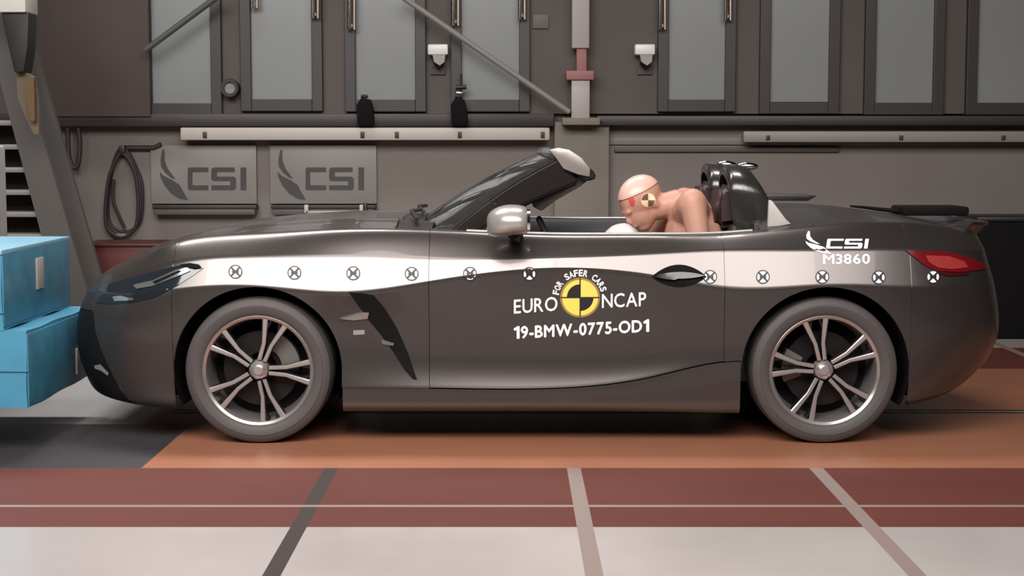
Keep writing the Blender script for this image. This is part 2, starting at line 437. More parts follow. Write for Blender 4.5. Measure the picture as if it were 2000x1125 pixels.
def shelf(x0, x1, lab, extra):
    Y = WY - 0.12
    c = at((x0 + x1) / 2, 420, Y); root = empty('shelf', (c.x, WY, c.z)); tag(root, lab, 'shelf')
    pxbox('tray', x0, 407, x1, 420, Y, 0.12, mat('shelf_grey', rgb(92, 86, 84), .5), root, 0.012)
    pxbox('top_edge', x0 - 2, 401, x1 + 2, 408, Y - .01, 0.13, M_ledge, root, 0.004)
    if extra:
        pxbox('white_bar', 597, 412, 712, 417, Y - .05, 0.03, M_white, root, 0.003)
        pxbox('white_bar_end', 594, 400, 602, 416, Y - .05, 0.04, M_lightbar, root, 0.003)
        pxbox('white_bar_end', 702, 400, 709, 417, Y - .05, 0.04, M_lightbar, root, 0.003)
        pxbox('clamp', 711, 396, 716, 418, Y - .05, 0.04, M_ledge, root, 0.003)
shelf(299, 498, 'narrow dark shelf under the left sign', False)
shelf(531, 731, 'narrow dark shelf with a white bar under the right sign', True)

# red cabinet behind the bonnet
Y = 3.72
x0, x1, z0, z1 = wb(163, 476, 318, 600, Y)
root = empty('cabinet', ((x0 + x1) / 2, Y + 0.2, 0)); tag(root, 'low rust red cabinet against the wall behind the bonnet', 'cabinet')
box('cabinet_body', x0, x1, Y, Y + 0.45, 0.06, z1 - 0.02, M_red, root, 0.01)
box('cabinet_top', x0 - .01, x1 + .01, Y - .01, Y + 0.46, z1 - 0.02, z1, mat('red_top', rgb(66, 22, 16), .5), root, 0.004)
box('plinth', x0 + .03, x1 - .03, Y + .03, Y + 0.42, 0.0, 0.06, M_black, root, 0.003)
# black cabinet at the right
Y = 3.75
x0, x1, z0, z1 = wb(1906, 424, 2180, 640, Y)
root = empty('cabinet', ((x0 + x1) / 2, Y + 0.2, 0)); tag(root, 'black cabinet against the wall behind the rear of the car', 'cabinet')
box('cabinet_body', x0, x1, Y, Y + 0.5, 0.0, z1 - 0.03, M_matte, root, 0.01)
box('cabinet_top', x0 - .012, x1 + .012, Y - .012, Y + 0.51, z1 - 0.03, z1, M_black, root, 0.006)
tube('door_pull', [(x0 + .45, Y - .025, .42), (x0 + .45, Y - .025, .56)], 0.008, M_steel, root)
tube('door_pull', [(x0 + .45, Y - .025, .56), (x0 + .45, Y + .004, .56)], 0.006, M_steel, root)

# steel stair and gear at the left edge
SY = 3.0
root = empty('staircase', (at(60, 640, SY).x, SY + .4, 0)); tag(root, 'steep grey steel stair with open treads at the left edge', 'stairs')
a = at(-30, -40, SY); b = at(112, 468, SY); d = (b - a).normalized(); foot = b + d * ((0.0 - b.z) / d.z)
for yy in (0.0, 0.40):
    bm = bmesh.new(); wv = Vector((d.z, 0, -d.x)) * 0.06
    if wv.x < 0: wv = -wv
    fl = foot; top = a - d * 1.2
    poly = [(top.x - wv.x, top.z - wv.z), (top.x + wv.x, top.z + wv.z), (fl.x + 0.10, 0.0), (fl.x - 0.10, 0.0)]
    prism_bm(bm, poly, SY + yy, SY + yy + 0.05); bmesh.ops.recalc_face_normals(bm, faces=bm.faces)
    from_bm('stringer', bm, M_string, root)
for xe, ye in ((22, 240), (40, 287), (58, 332), (75, 376), (96, 419), (112, 462)):
    e = at(xe, ye, SY + .05)
    box('tread', e.x - 0.60, e.x, SY + .05, SY + .40, e.z - 0.016, e.z + 0.016, M_tread, root, 0.004)
    box('gap_fill', e.x - 0.58, e.x - 0.02, SY + .30, SY + .38, e.z - 0.135, e.z - 0.016, mat('gap_dark', rgb(34, 24, 24), .7), root, 0.002)  # added dark panel, stands in for the dark gap between open treads
# dark machine and white box hanging at the top-left corner
Y = 2.6
root = empty('spotlight', at(30, 140, Y)); tag(root, 'dark floodlight head with a white box in the top left corner', 'floodlight')
pxbox('white_box', -40, -90, 47, 24, Y, 0.25, mat('box_white', rgb(214, 212, 204), .5), root, 0.01)
prism('lamp_body', [xz(2, 24, Y + .03), xz(56, 24, Y + .03), xz(54, 90, Y + .03), xz(46, 140, Y + .03), xz(28, 142, Y + .03), xz(16, 90, Y + .03)], Y + .03, Y + .2, mat('olive_black', rgb(34, 34, 28), .6), root, 0.008)
tube('hanger', [at(20, -90, Y + .12), (at(20, -90, Y + .12).x, Y + .12, RZ)], 0.02, M_ledge, root)
Y = 2.70
o = prism('strap', [xz(32, 142, Y), xz(44, 138, Y), xz(66, 150, Y), xz(74, 200, Y), xz(76, 262, Y), xz(66, 262, Y), xz(48, 225, Y), xz(34, 190, Y)], Y, Y + .04, mat('beige_web', rgb(104, 92, 78), .8)); recentre(o); tag(o, 'beige strap bundle hanging below the floodlight', 'strap')
o = prism('strap', [xz(52, 150, Y - .06), xz(66, 152, Y - .06), xz(68, 236, Y - .06), xz(60, 236, Y - .06), xz(52, 200, Y - .06)], Y - .06, Y - .02, M_ochre); recentre(o); tag(o, 'ochre strap hanging in front of the beige strap', 'strap')

# ------------------------------------------------------------------ deformable barrier
BX, BX2 = -2.03, -2.125
root = empty('crash_barrier', (-2.35, 0.25, 0)); tag(root, 'blue honeycomb crash barrier struck by the nose of the car', 'barrier')
def crush(bm, amt, seed):
    r = random.Random(seed)
    ph = [r.uniform(0, 6.28) for _ in range(6)]
    for v in bm.verts:
        x, y, z = v.co
        v.co.x -= amt * max(0, math.sin(9 * y + ph[0]) * math.sin(11 * z + ph[1])) * (1 if x > -2.2 else 0)
        v.co.z += amt * 0.5 * math.sin(13 * y + ph[2]) * (1 if x > -2.2 else 0.3)
def block(name, x0, x1, y0, y1, z0, z1, m, parent, amt, seed, n=9):
    bm = bmesh.new(); box_bm(bm, x0, x1, y0, y1, z0, z1)
    bmesh.ops.subdivide_edges(bm, edges=list(bm.edges), cuts=n, use_grid_fill=True)
    crush(bm, amt, seed)
    return from_bm(name, bm, m, parent, True, 40)
block('honeycomb_block', -2.62, BX2, -0.25, 0.75, 0.53, 0.855, M_blue, root, 0.007, 3)
block('bumper_block', -2.62, BX, -0.25, 0.75, 0.20, 0.526, M_blue, root, 0.006, 5)
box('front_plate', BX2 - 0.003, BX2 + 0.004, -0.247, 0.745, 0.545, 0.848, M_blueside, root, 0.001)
box('front_plate', BX - 0.003, BX + 0.004, -0.247, 0.745, 0.205, 0.512, M_blueside, root, 0.001)  # both thin plates carry the painted-in shade of the sides facing the car
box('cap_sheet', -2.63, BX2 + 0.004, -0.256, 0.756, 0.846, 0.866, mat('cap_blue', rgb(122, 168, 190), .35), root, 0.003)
def strip(name, p0, p1, w, m):
    a = Vector(p0); b = Vector(p1)
    return box(name, a.x, a.x + 0.008, a.y, a.y + w, a.z, b.z, m, root, 0.002)
strip('white_tag', (BX2 + 0.004, 0.20, 0.66), (0, 0, 0.80), 0.10, M_white)
strip('clip', (BX + 0.004, 0.46, 0.24), (0, 0, 0.36), 0.045, M_white)
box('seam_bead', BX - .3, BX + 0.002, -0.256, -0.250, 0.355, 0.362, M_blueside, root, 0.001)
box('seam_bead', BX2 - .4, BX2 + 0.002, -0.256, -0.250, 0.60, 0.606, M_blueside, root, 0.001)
box('backing_block', -4.0, -2.62, -0.4, 1.4, 0.0, 1.3, M_concrete, root, 0.02)

# ------------------------------------------------------------------ THE CAR
YC = 0.90
car = empty('car', (0.2, YC, 0)); tag(car, 'dark grey open two-seat roadster with white stickers striking the blue barrier', 'car')
def paint_mat():
    m = mat('car_paint', rgb(92, 86, 84), 0.29, metal=0.8, coat=0.35)
    return m
M_paint = paint_mat()
M_glass = mat('windscreen_glass', rgb(60, 72, 68), 0.04, trans=0.85)
M_rubber = mat('tyre_rubber', rgb(70, 65, 64), 0.62, bump=0.03, bscale=120)
M_alloy = mat('alloy_silver', rgb(196, 190, 188), 0.25, metal=0.8)
M_alloydk = mat('alloy_dark', rgb(38, 34, 35), 0.35, metal=0.5)
M_pillar = mat('pillar_black', rgb(44, 40, 38), 0.25, metal=0.3, coat=0.5)
M_int = mat('interior_black', rgb(34, 31, 32), 0.6)
M_redlens = mat('red_lens', rgb(104, 18, 24), 0.15, coat=0.6)
M_redlens2 = mat('red_lens_pale', rgb(150, 52, 52), 0.2, coat=0.5)
M_wht = mat('sticker_white', rgb(238, 236, 234), 0.5)
M_blk = mat('sticker_black', rgb(28, 22, 26), 0.5)
M_yel = mat('sticker_yellow', rgb(240, 205, 90), 0.5)

STN = [
 ([-1.86,-1.93,-1.975,-1.99,-1.99,-1.965,-1.925,-1.89,-1.86],[0]*9,[.17,.20,.30,.40,.52,.62,.68,.715,.73]),
 ([-1.85,-1.92,-1.965,-1.985,-1.985,-1.955,-1.91,-1.865,-1.83],[.40]*9,[.17,.20,.30,.40,.52,.63,.69,.725,.74]),
 ([-1.80,-1.87,-1.915,-1.935,-1.93,-1.89,-1.83,-1.77,-1.73],[.64,.67,.68,.69,.69,.67,.63,.59,.56],[.17,.20,.30,.40,.53,.645,.72,.765,.785]),
 ([-1.66,-1.68,-1.70,-1.705,-1.705,-1.685,-1.65,-1.61,-1.60],[.80,.83,.845,.855,.86,.845,.79,.73,.69],[.16,.19,.29,.40,.53,.655,.745,.812,.828]),
 (-1.474,[.84,.87,.885,.895,.905,.905,.855,.775,.72],[.15,.18,.27,.38,.52,.68,.79,.866,.882]),
 (-1.107,[.85,.89,.90,.905,.915,.925,.875,.79,.73],[.14,.165,.25,.374,.50,.695,.82,.902,.918]),
 (-.74,[.86,.90,.905,.892,.893,.918,.866,.795,.735],[.14,.165,.25,.374,.52,.665,.815,.918,.935]),
 (-.36,[.86,.90,.904,.881,.889,.908,.872,.80,.75],[.14,.165,.247,.374,.54,.712,.808,.915,.928]),
 (.2,[.86,.90,.904,.880,.889,.90,.884,.812,.768],[.14,.165,.247,.374,.57,.772,.815,.898,.908]),
 (.6,[.86,.90,.903,.888,.896,.905,.872,.805,.768],[.14,.165,.295,.40,.58,.742,.83,.898,.908]),
 (.92,[.86,.90,.908,.906,.912,.918,.864,.795,.76],[.14,.165,.365,.45,.57,.69,.845,.90,.912]),
 (1.0,[.86,.90,.91,.909,.917,.924,.868,.795,.76],[.14,.165,.37,.46,.56,.685,.846,.905,.917]),
 (1.363,[.86,.90,.91,.915,.925,.935,.882,.78,.73],[.14,.165,.35,.45,.56,.70,.85,.935,.95]),
 (1.73,[.84,.88,.895,.90,.905,.905,.85,.73,.67],[.16,.19,.30,.42,.54,.69,.85,.945,.96]),
 ([1.90,1.92,1.94,1.95,1.95,1.95,1.94,1.93,1.92],[.76,.80,.83,.845,.85,.84,.79,.66,.60],[.19,.22,.31,.42,.54,.69,.84,.93,.942]),
 ([1.99,2.04,2.09,2.12,2.125,2.11,2.08,2.05,2.03],[.62,.66,.70,.725,.735,.725,.69,.60,.55],[.20,.24,.32,.42,.54,.69,.83,.915,.925]),
 ([2.06,2.13,2.20,2.24,2.245,2.22,2.18,2.14,2.12],[.40,.42,.44,.45,.45,.44,.42,.38,.35],[.21,.25,.33,.42,.54,.69,.83,.908,.918]),
 ([2.10,2.19,2.29,2.35,2.37,2.34,2.29,2.25,2.22],[0]*9,[.21,.25,.33,.42,.54,.69,.83,.908,.918]),
]
NL = 9
PT = np.zeros((len(STN), NL, 3))
for k, (X, w, z) in enumerate(STN):
    PT[k, :, 0] = X; PT[k, :, 1] = w; PT[k, :, 2] = z
TK = np.zeros(len(STN))
for k in range(1, len(STN)): TK[k] = TK[k - 1] + np.mean(np.linalg.norm(PT[k] - PT[k - 1], axis=1))
def nat_spline(x, y):
    n = len(x); h = np.diff(x); A = np.zeros((n, n)); r = np.zeros((n,) + y.shape[1:])
    A[0, 0] = A[-1, -1] = 1
    for i in range(1, n - 1):
        A[i, i - 1] = h[i - 1]; A[i, i] = 2 * (h[i - 1] + h[i]); A[i, i + 1] = h[i]
        r[i] = 6 * ((y[i + 1] - y[i]) / h[i] - (y[i] - y[i - 1]) / h[i - 1])
    return (x, y, np.linalg.solve(A, r.reshape(n, -1)).reshape(r.shape))
def sp_eval(sp, t):
    x, y, m = sp; i = min(max(int(np.searchsorted(x, t) - 1), 0), len(x) - 2)
    h = x[i + 1] - x[i]; a = (x[i + 1] - t) / h; b = (t - x[i]) / h
    return a * y[i] + b * y[i + 1] + ((a ** 3 - a) * m[i] + (b ** 3 - b) * m[i + 1]) * h * h / 6
SPT = nat_spline(TK, PT)
_cache = {}
SEGS = [(0, 2), (2, 5), (5, 6), (6, 8)]
def section(t):
    key = round(t, 7)
    if key not in _cache:
        P = sp_eval(SPT, t)
        _cache[key] = [nat_spline(np.arange(a, b + 1, dtype=float), P[a:b + 1]) for a, b in SEGS]
    return _cache[key]
def S(t, v):
    t = min(max(t, 0.0), TK[-1]); v = min(max(v, 0.0), 8.0)
    sec = section(t); q = 0 if v < 2 else (1 if v < 5 else (2 if v < 6 else 3))
    p = sp_eval(sec[q], v)
    if p[1] < 0: p[1] = 0
    return p
def t_of_x(X, v=3.0):
    a, b = 0.0, TK[-1]
    for _ in range(50):
        m = (a + b) / 2
        if S(m, v)[0] < X: a = m
        else: b = m
    return (a + b) / 2
WX_F, WX_R, WZ, R_ARCH = -1.107, 1.363, 0.325, 0.367
_ac = {}
def arch_v(t, xc):
    k = (round(t, 6), xc)
    if k not in _ac: _ac[k] = _arch_v(t, xc)
    return _ac[k]
def _arch_v(t, xc):
    """lowest v on the section at t that lies outside the wheel arch circle"""
    vs_ = np.linspace(0, 6, 70); lo = 0.0
    for a in vs_:
        p = S(t, a)
        if (p[0] - xc) ** 2 + (p[2] - WZ) ** 2 < R_ARCH ** 2 or (abs(p[0] - xc) < R_ARCH and p[2] < WZ): lo = a
    if lo == 0: return 0.0
    a, b = lo, lo + vs_[1]
    for _ in range(18):
        m = (a + b) / 2; p = S(t, m)
        if (p[0] - xc) ** 2 + (p[2] - WZ) ** 2 < R_ARCH ** 2 or (abs(p[0] - xc) < R_ARCH and p[2] < WZ): a = m
        else: b = m
    return b
def _snormal(t, v):
    e = 0.004; ev = 0.07
    t0, t1 = max(t - e, 0), min(t + e, TK[-1]); v0, v1 = max(v - ev, 0), min(v + ev, 8)
    n = -np.cross(S(t1, v) - S(t0, v), S(t, v1) - S(t, v0))
    return n / (np.linalg.norm(n) + 1e-9)
_nc = {}
def snormal(t, v):
    k = (round(t, 6), round(v, 5))
    if k not in _nc: _nc[k] = _snormal(t, v)
    return _nc[k]
def world_pt(p, side): return (p[0], YC - side * p[1], p[2])
BODY_V, BODY_F = [], []      # everything stickers are laid onto (near side)
def flange(me, depth):
    bm = bmesh.new(); bm.from_mesh(me); bm.normal_update()
    be = [e for e in bm.edges if e.is_boundary]
    nv = {v: v.normal.copy() for e in be for v in e.verts}
    r = bmesh.ops.extrude_edge_only(bm, edges=be)
    bm.to_mesh(me); bm.free()
def grid_obj(name, P, N, m, parent, side, flange_d=0.014, collect=True):
    """P[col][row] points with normals -> a panel with turned-in edges"""
    nc, nr = len(P), len(P[0]); V = []; NN = []; Fc = []
    for c in range(nc):
        for r in range(nr):
            V.append(P[c][r]); NN.append(N[c][r])
    idx = lambda c, r: c * nr + r
    for c in range(nc - 1):
        for r in range(nr - 1):
            q = (idx(c, r), idx(c + 1, r), idx(c + 1, r + 1), idx(c, r + 1))
            Fc.append(q if side > 0 else q[::-1])
    if collect:
        b = len(BODY_V); BODY_V.extend(V); BODY_F.extend([tuple(i + b for i in q) for q in Fc])
    # turned-in edges (own vertices, own normals)
    loop = [(c, 0) for c in range(nc)] + [(nc - 1, r) for r in range(1, nr)] + [(c, nr - 1) for c in range(nc - 2, -1, -1)] + [(0, r) for r in range(nr - 2, 0, -1)]
    base = len(V); L = len(loop)
    for c, r in loop:
        p = np.array(P[c][r]); n = np.array(N[c][r]); V.append(tuple(p - n * 0.0004)); NN.append(N[c][r]); V.append(tuple(p - n * flange_d)); NN.append(N[c][r])
    for k in range(L):
        a, b2 = base + 2 * k, base + 2 * ((k + 1) % L)
        q = (a + 1, b2 + 1, b2, a)
        Fc.append(q if side > 0 else q[::-1])
    me = bpy.data.meshes.new(name); me.from_pydata(V, [], Fc)
    o = link(name, me, m, parent, smooth=True)
    me.normals_split_custom_set_from_vertices(NN)
    return o
def side_panel(name, t0, t1, v0, v1, m, side, arch=None, gap=0.0013, dt=0.022, rows=44, parent=car, collect=None):
    """one painted panel of the flank; v0/v1 are numbers or functions of t"""
    t0 += gap if t0 > 0.001 else 0; t1 -= gap if t1 < TK[-1] - 0.001 else 0
    n = max(3, int((t1 - t0) / dt)); ts = list(np.linspace(t0, t1, n))
    if arch is not None:
        ta, tb = t_of_x(arch - R_ARCH), t_of_x(arch + R_ARCH); tm = (ta + tb) / 2
        extra = [tm + (tb - ta) / 2 * math.cos(PI * k / 56) * 0.9999 for k in range(57)]
        extra += [ta - 1e-5, tb + 1e-5]
        ts = [t for t in ts if t < ta - 0.004 or t > tb + 0.004] + [t for t in extra if t0 <= t <= t1]
        ts.sort()
    P, N = [], []
    f0 = v0 if callable(v0) else (lambda t: v0); f1 = v1 if callable(v1) else (lambda t: v1)
    v0min = min(f0(t) for t in ts)
    for t in ts:
        a, b = f0(t), f1(t)
        if arch is not None: a = max(a, arch_v(t, arch))
        col, nn = [], []
        # sample rows: uniform, plus the crease at v=5
        if b > 6.5 and v0min < 5:
            c5 = max(a, 5.0); c6 = max(c5, 6.0); r2 = rows // 4; r3 = rows // 3; r1 = rows - r2 - r3 + 2
            vs_ = np.concatenate([np.linspace(a, c5, r1), np.linspace(c5, c6, r2)[1:], np.linspace(c6, b, r3)[1:]])
        else: vs_ = np.linspace(a, b, rows)
        for v in vs_:
            p = S(t, v); q = snormal(t, v)
            col.append(world_pt(p, side)); nn.append((q[0], -side * q[1], q[2]))
        P.append(col); N.append(nn)
    return grid_obj(name, P, N, m, parent, side, collect=(side > 0) if collect is None else collect)

T_BF = t_of_x(WX_F - R_ARCH); T_AF = t_of_x(WX_F + R_ARCH)
T_D0 = t_of_x(-0.36); T_D1 = t_of_x(0.92); T_AR = t_of_x(WX_R - R_ARCH); T_BR = t_of_x(WX_R + R_ARCH)
T_SC = t_of_x(1.24); TE = TK[-1]
T_NOSE = t_of_x(-1.80, 3.0)
doors = {}
for side in (1, -1):
    # front bumper: painted part, dark lower intake
    side_panel('front_bumper', 0, T_BF, lambda t: 4.35 if t < T_NOSE - 0.06 else 4.35 * max(0, 1 - (t - T_NOSE + 0.06) / 0.17) , 8, M_paint, side)
    side_panel('lower_intake', 0, T_NOSE + 0.105, 0, lambda t: (4.32 if t < T_NOSE - 0.06 else max(0.05, 4.32 * max(0, 1 - (t - T_NOSE + 0.06) / 0.17))), mat('intake_black', rgb(16, 15, 17), .5, spec=.3), side)
    side_panel('front_fender', T_BF, T_D0, lambda t: 0 if t < T_AF else 2.0, 8, M_paint, side, arch=WX_F, rows=56)
    doors[side] = side_panel('door', T_D0, T_D1, 2.03, 8, M_paint, side, rows=60)
    side_panel('side_sill', T_AF + 0.002, T_AR - 0.002, 0, 1.98, M_paint, side, rows=14)
    side_panel('rear_quarter_panel', T_D1, T_BR, lambda t: 2.0 if t < T_AR else 0, 8, M_paint, side, arch=WX_R, rows=56)
    side_panel('rear_bumper', T_BR, TE, 0.9, 5.995, M_paint, side)
    side_panel('rear_diffuser', T_BR, TE, 0, 0.88, M_black, side, rows=8)
    side_panel('tail_panel', T_BR, TE, 6.0, 8, M_paint, side, rows=20)

# top surfaces: sections across the car at constant X
_l8 = {}
def L8(X):
    k = round(float(X), 6)
    if k not in _l8:
        p = S(t_of_x(X, 8.0), 8.0); _l8[k] = (p[1], p[2])
    return _l8[k]
_it = {}
def interp(x, tab):
    k = id(tab)
    if k not in _it:
        xs_, zs_ = zip(*tab); _it[k] = nat_spline(np.array(xs_), np.array(zs_))
    return float(sp_eval(_it[k], x))
HOOD_C = [(-1.86, .73), (-1.80, .772), (-1.675, .835), (-1.5, .88), (-1.325, .91), (-1.1, .94), (-.875, .957), (-.5, .962), (-.40, .96)]
DECK_C = [(1.10, 1.0), (1.25, 1.012), (1.5, 1.01), (1.75, .982), (2.0, .945), (2.12, .928), (2.22, .919)]
def top_z(X, w, tabc, pw=2.4):
    wA, zA = L8(X); zc = max(interp(X, tabc), zA + 0.0005)
    s = 1 - min(1, abs(w) / max(wA, 1e-4))
    z = zA + (zc - zA) * (1 - (1 - s) ** pw)
    if tabc is HOOD_C:   # two raised power lines on the bonnet
        k = min(1, max(0, (X + 1.8) / 0.5)); z += 0.012 * k * math.exp(-((abs(w) / max(wA, 1e-4) - 0.62) / 0.10) ** 2)
    return z
def top_patch(name, xa, xb, tabc, m, nx=50, nw=61, wlim=None, wmin=None, parent=car, dz=0.0):
    P, N = [], []
    xs_ = np.linspace(xa, xb, nx)
    if xa < -1.8: xs_ = xa + (xb - xa) * (np.linspace(0, 1, nx) ** 1.6)
    def pt(X, f):
        wA, zA = L8(X); wm = (wA - 0.003) if wlim is None else min(wA - .003, wlim)
        w = wm * f; return np.array((X, YC - w, top_z(X, w, tabc) + dz))
    for X in xs_:
        col, nn = [], []
        for f in np.linspace(1, -1, nw):
            p = pt(X, f); e = 0.004
            X0, X1 = max(X - e, xa), min(X + e, xb)
            f0, f1 = max(f - .02, -1), min(f + .02, 1)
            n = np.cross(pt(X1, f) - pt(X0, f), pt(X, f0) - pt(X, f1))
            if n[2] < 0: n = -n
            n = n / (np.linalg.norm(n) + 1e-9); col.append(tuple(p)); nn.append(tuple(n))
        P.append(col); N.append(nn)
    return grid_obj(name, P, N, m, parent, 1)
bonnet = top_patch('bonnet', -1.853, -0.52, HOOD_C, M_paint, nx=64, nw=81)
cowl = top_patch('cowl_panel', -0.516, -0.36, HOOD_C, M_black, nx=10, dz=-0.012)
M_soft = mat('soft_top_cover_paint', rgb(64, 60, 59), 0.42, metal=0.4, coat=0.1)
top_patch('roof_cover', 1.10, 1.62, DECK_C, M_soft, nx=30)
top_patch('boot_lid', 1.625, 2.216, DECK_C, M_paint, nx=34)

# wheel houses
for side in (1, -1):
    for xc in (WX_F, WX_R):
        bm = bmesh.new(); n = 40
        prof = []
        yo = YC - side * 0.875; yi = YC - side * 0.50
        a0 = -0.45
        ring = [(xc + (R_ARCH + 0.003) * math.cos(a), WZ + (R_ARCH + 0.003) * math.sin(a)) for a in np.linspace(a0, PI - a0, n)]
        A = [bm.verts.new((x, yo, max(z, .14))) for x, z in ring]; B = [bm.verts.new((x, yi, max(z, .14))) for x, z in ring]
        for k in range(n - 1): bm.faces.new((A[k], A[k + 1], B[k + 1], B[k]))
        bm.faces.new(B)
        bmesh.ops.recalc_face_normals(bm, faces=bm.faces)
        from_bm('wheel_arch_liner', bm, M_matte, car, True, 40)
# underbody and cabin tub
box('underbody', -1.75, 2.0, YC - 0.50, YC + 0.50, 0.15, 0.40, M_matte, car, 0.02)
for side in (1, -1):
    y0, y1 = sorted((YC - side * 0.50, YC - side * 0.85))
    box('floor_pan', -0.72, 0.98, y0, y1, 0.15, 0.22, M_matte, car, 0.01)
# dark inner door liner: from the belt line inward and down
for side in (1, -1):
    P = []
    for X in np.linspace(-0.38, 1.12, 40):
        w, z = L8(X)
        P.append([(X, YC - side * a, b) for a, b in ((w - .003, z - .001), (w - .03, z + .004), (w - .06, z - .012), (w - .085, z - .10), (w - .07, .60), (w - .05, .25))])
    V = [p for col in P for p in col]; nr = 6
    Fc = [(c * nr + r, (c + 1) * nr + r, (c + 1) * nr + r + 1, c * nr + r + 1) for c in range(len(P) - 1) for r in range(nr - 1)]
    if side < 0: Fc = [f[::-1] for f in Fc]
    me = bpy.data.meshes.new('door_lining'); me.from_pydata(V, [], Fc); link('door_lining', me, M_int, car, True)
    # bright seal along the top of the door
    tube('belt_trim', [(X, YC - side * (L8(X)[0] - .012), L8(X)[1] + .004) for X in np.linspace(-0.2, 1.06, 24)], 0.007, mat('belt_trim_grey', rgb(160, 156, 152), .3, metal=.6), car, n=8)
box('rear_bulkhead', 1.08, 1.12, YC - 0.66, YC + 0.66, 0.22, 0.955, M_int, car, 0.01)
# dashboard, steering wheel, centre tunnel
bm = bmesh.new(); prism_bm(bm, [(-.42, .90), (-.30, .945), (-.08, .935), (.02, .88), (.03, .80), (-.06, .60), (-.42, .55)], YC - .67, YC + .67)
bmesh.ops.recalc_face_normals(bm, faces=bm.faces); bmesh.ops.bevel(bm, geom=list(bm.edges), offset=0.02, segments=2, affect='EDGES')
from_bm('dashboard', bm, M_int, car, True, 40)
box('centre_tunnel', -0.2, 1.05, YC - .11, YC + .11, 0.2, 0.58, M_int, car, 0.03)
DY = YC - 0.36
sw = Vector((0.20, DY, 0.80)); ax = Vector((0.90, 0, 0.42)).normalized(); up = Vector((-0.42, 0, 0.90)).normalized()
tube('steering_wheel', [sw + (up * math.cos(2 * PI * k / 40) + Vector((0, 1, 0)) * math.sin(2 * PI * k / 40)) * 0.175 for k in range(40)], 0.015, M_black, car, closed=True)
tube('steering_column', [sw - ax * 0.25, sw - ax * 0.02, sw + ax * 0.02], [0.035, 0.06, 0.05], M_black, car, n=16)

# seats
def seat(yc):
    bm = bmesh.new(); box_bm(bm, .38, .95, yc - .25, yc + .25, .30, .48, 0.06, 3)
    s = from_bm('seat', bm, M_int, car, True, 60)
    bm = bmesh.new(); prism_bm(bm, [(.82, .42), (.98, .38), (1.075, .80), (1.08, .93), (1.03, .96), (.97, .92), (.90, .70)], yc - .24, yc + .24)
    bmesh.ops.recalc_face_normals(bm, faces=bm.faces); bmesh.ops.bevel(bm, geom=list(bm.edges), offset=0.035, segments=3, affect='EDGES')
    from_bm('backrest', bm, M_int, s, True, 60)
    bm = bmesh.new(); prism_bm(bm, [(.93, .92), (1.03, .93), (1.06, 1.06), (1.04, 1.115), (.96, 1.12), (.925, 1.05)], yc - .13, yc + .13)
    bmesh.ops.recalc_face_normals(bm, faces=bm.faces); bmesh.ops.bevel(bm, geom=list(bm.edges), offset=0.03, segments=3, affect='EDGES')
    from_bm('headrest', bm, mat('headrest_leather', rgb(48, 28, 28), .5), s, True, 60)
seat(DY); seat(YC + .36)

# roll-over hoops behind the seats
def hoop(yc, n=22):
    hw, zt, zb_ = .185, 1.185, .93
    def pos(a): # a from 0..1 along the inverted U
        if a < .3: return Vector((0, -hw, zb_ + (zt - .10 - zb_) * a / .3))
        if a > .7: return Vector((0, hw, zb_ + (zt - .10 - zb_) * (1 - a) / .3))
        th = PI * (a - .3) / .4; return Vector((0, -hw * math.cos(th), zt - .10 + .10 * math.sin(th)))
    bm = bmesh.new(); rings = []
    for k in range(41):
        p = pos(k / 40); lean = (p.z - zb_) * -0.35
        hx = 0.055 + 0.06 * (1 - (p.z - zb_) / (zt - zb_))
        c = Vector((1.12 + lean, yc + p.y, p.z)); inn = Vector((0, -p.y, (1.02 - p.z))).normalized() * 0.028
        rings.append([bm.verts.new(c + Vector((sx * hx, 0, 0)) + inn * si) for sx, si in ((-1, -.4), (-.7, -1), (.7, -1), (1, -.4), (1, .7), (-1, .7))])
    for A, B in zip(rings, rings[1:]):
        for k in range(6): bm.faces.new((A[k], A[(k + 1) % 6], B[(k + 1) % 6], B[k]))
    bmesh.ops.recalc_face_normals(bm, faces=bm.faces)
    h = from_bm('roll_hoop', bm, mat('hoop_black', rgb(40, 37, 36), .25, coat=.5), car, True, 50)
    box('hoop_infill', 1.05, 1.07, yc - .16, yc + .16, .94, 1.09, M_int, h, 0.005)
    tube('hoop_cap', [(1.075 + i * .02 - .035, yc, zt + .018) for i in range(6)], [.008, .016, .02, .02, .016, .008], M_chrome, h)
hoop(DY); hoop(YC + .36)
# light wedge trims behind the doors
for side in (1, -1):
    y = YC - side * 0.70
    prism('quarter_trim', [(1.135, .935), (1.24, .952), (1.215, .975), (1.155, 1.055), (1.14, 1.06)], min(y, y + side * .03), max(y, y + side * .03), mat('trim_light', rgb(176, 170, 166), .35), car, 0.004)

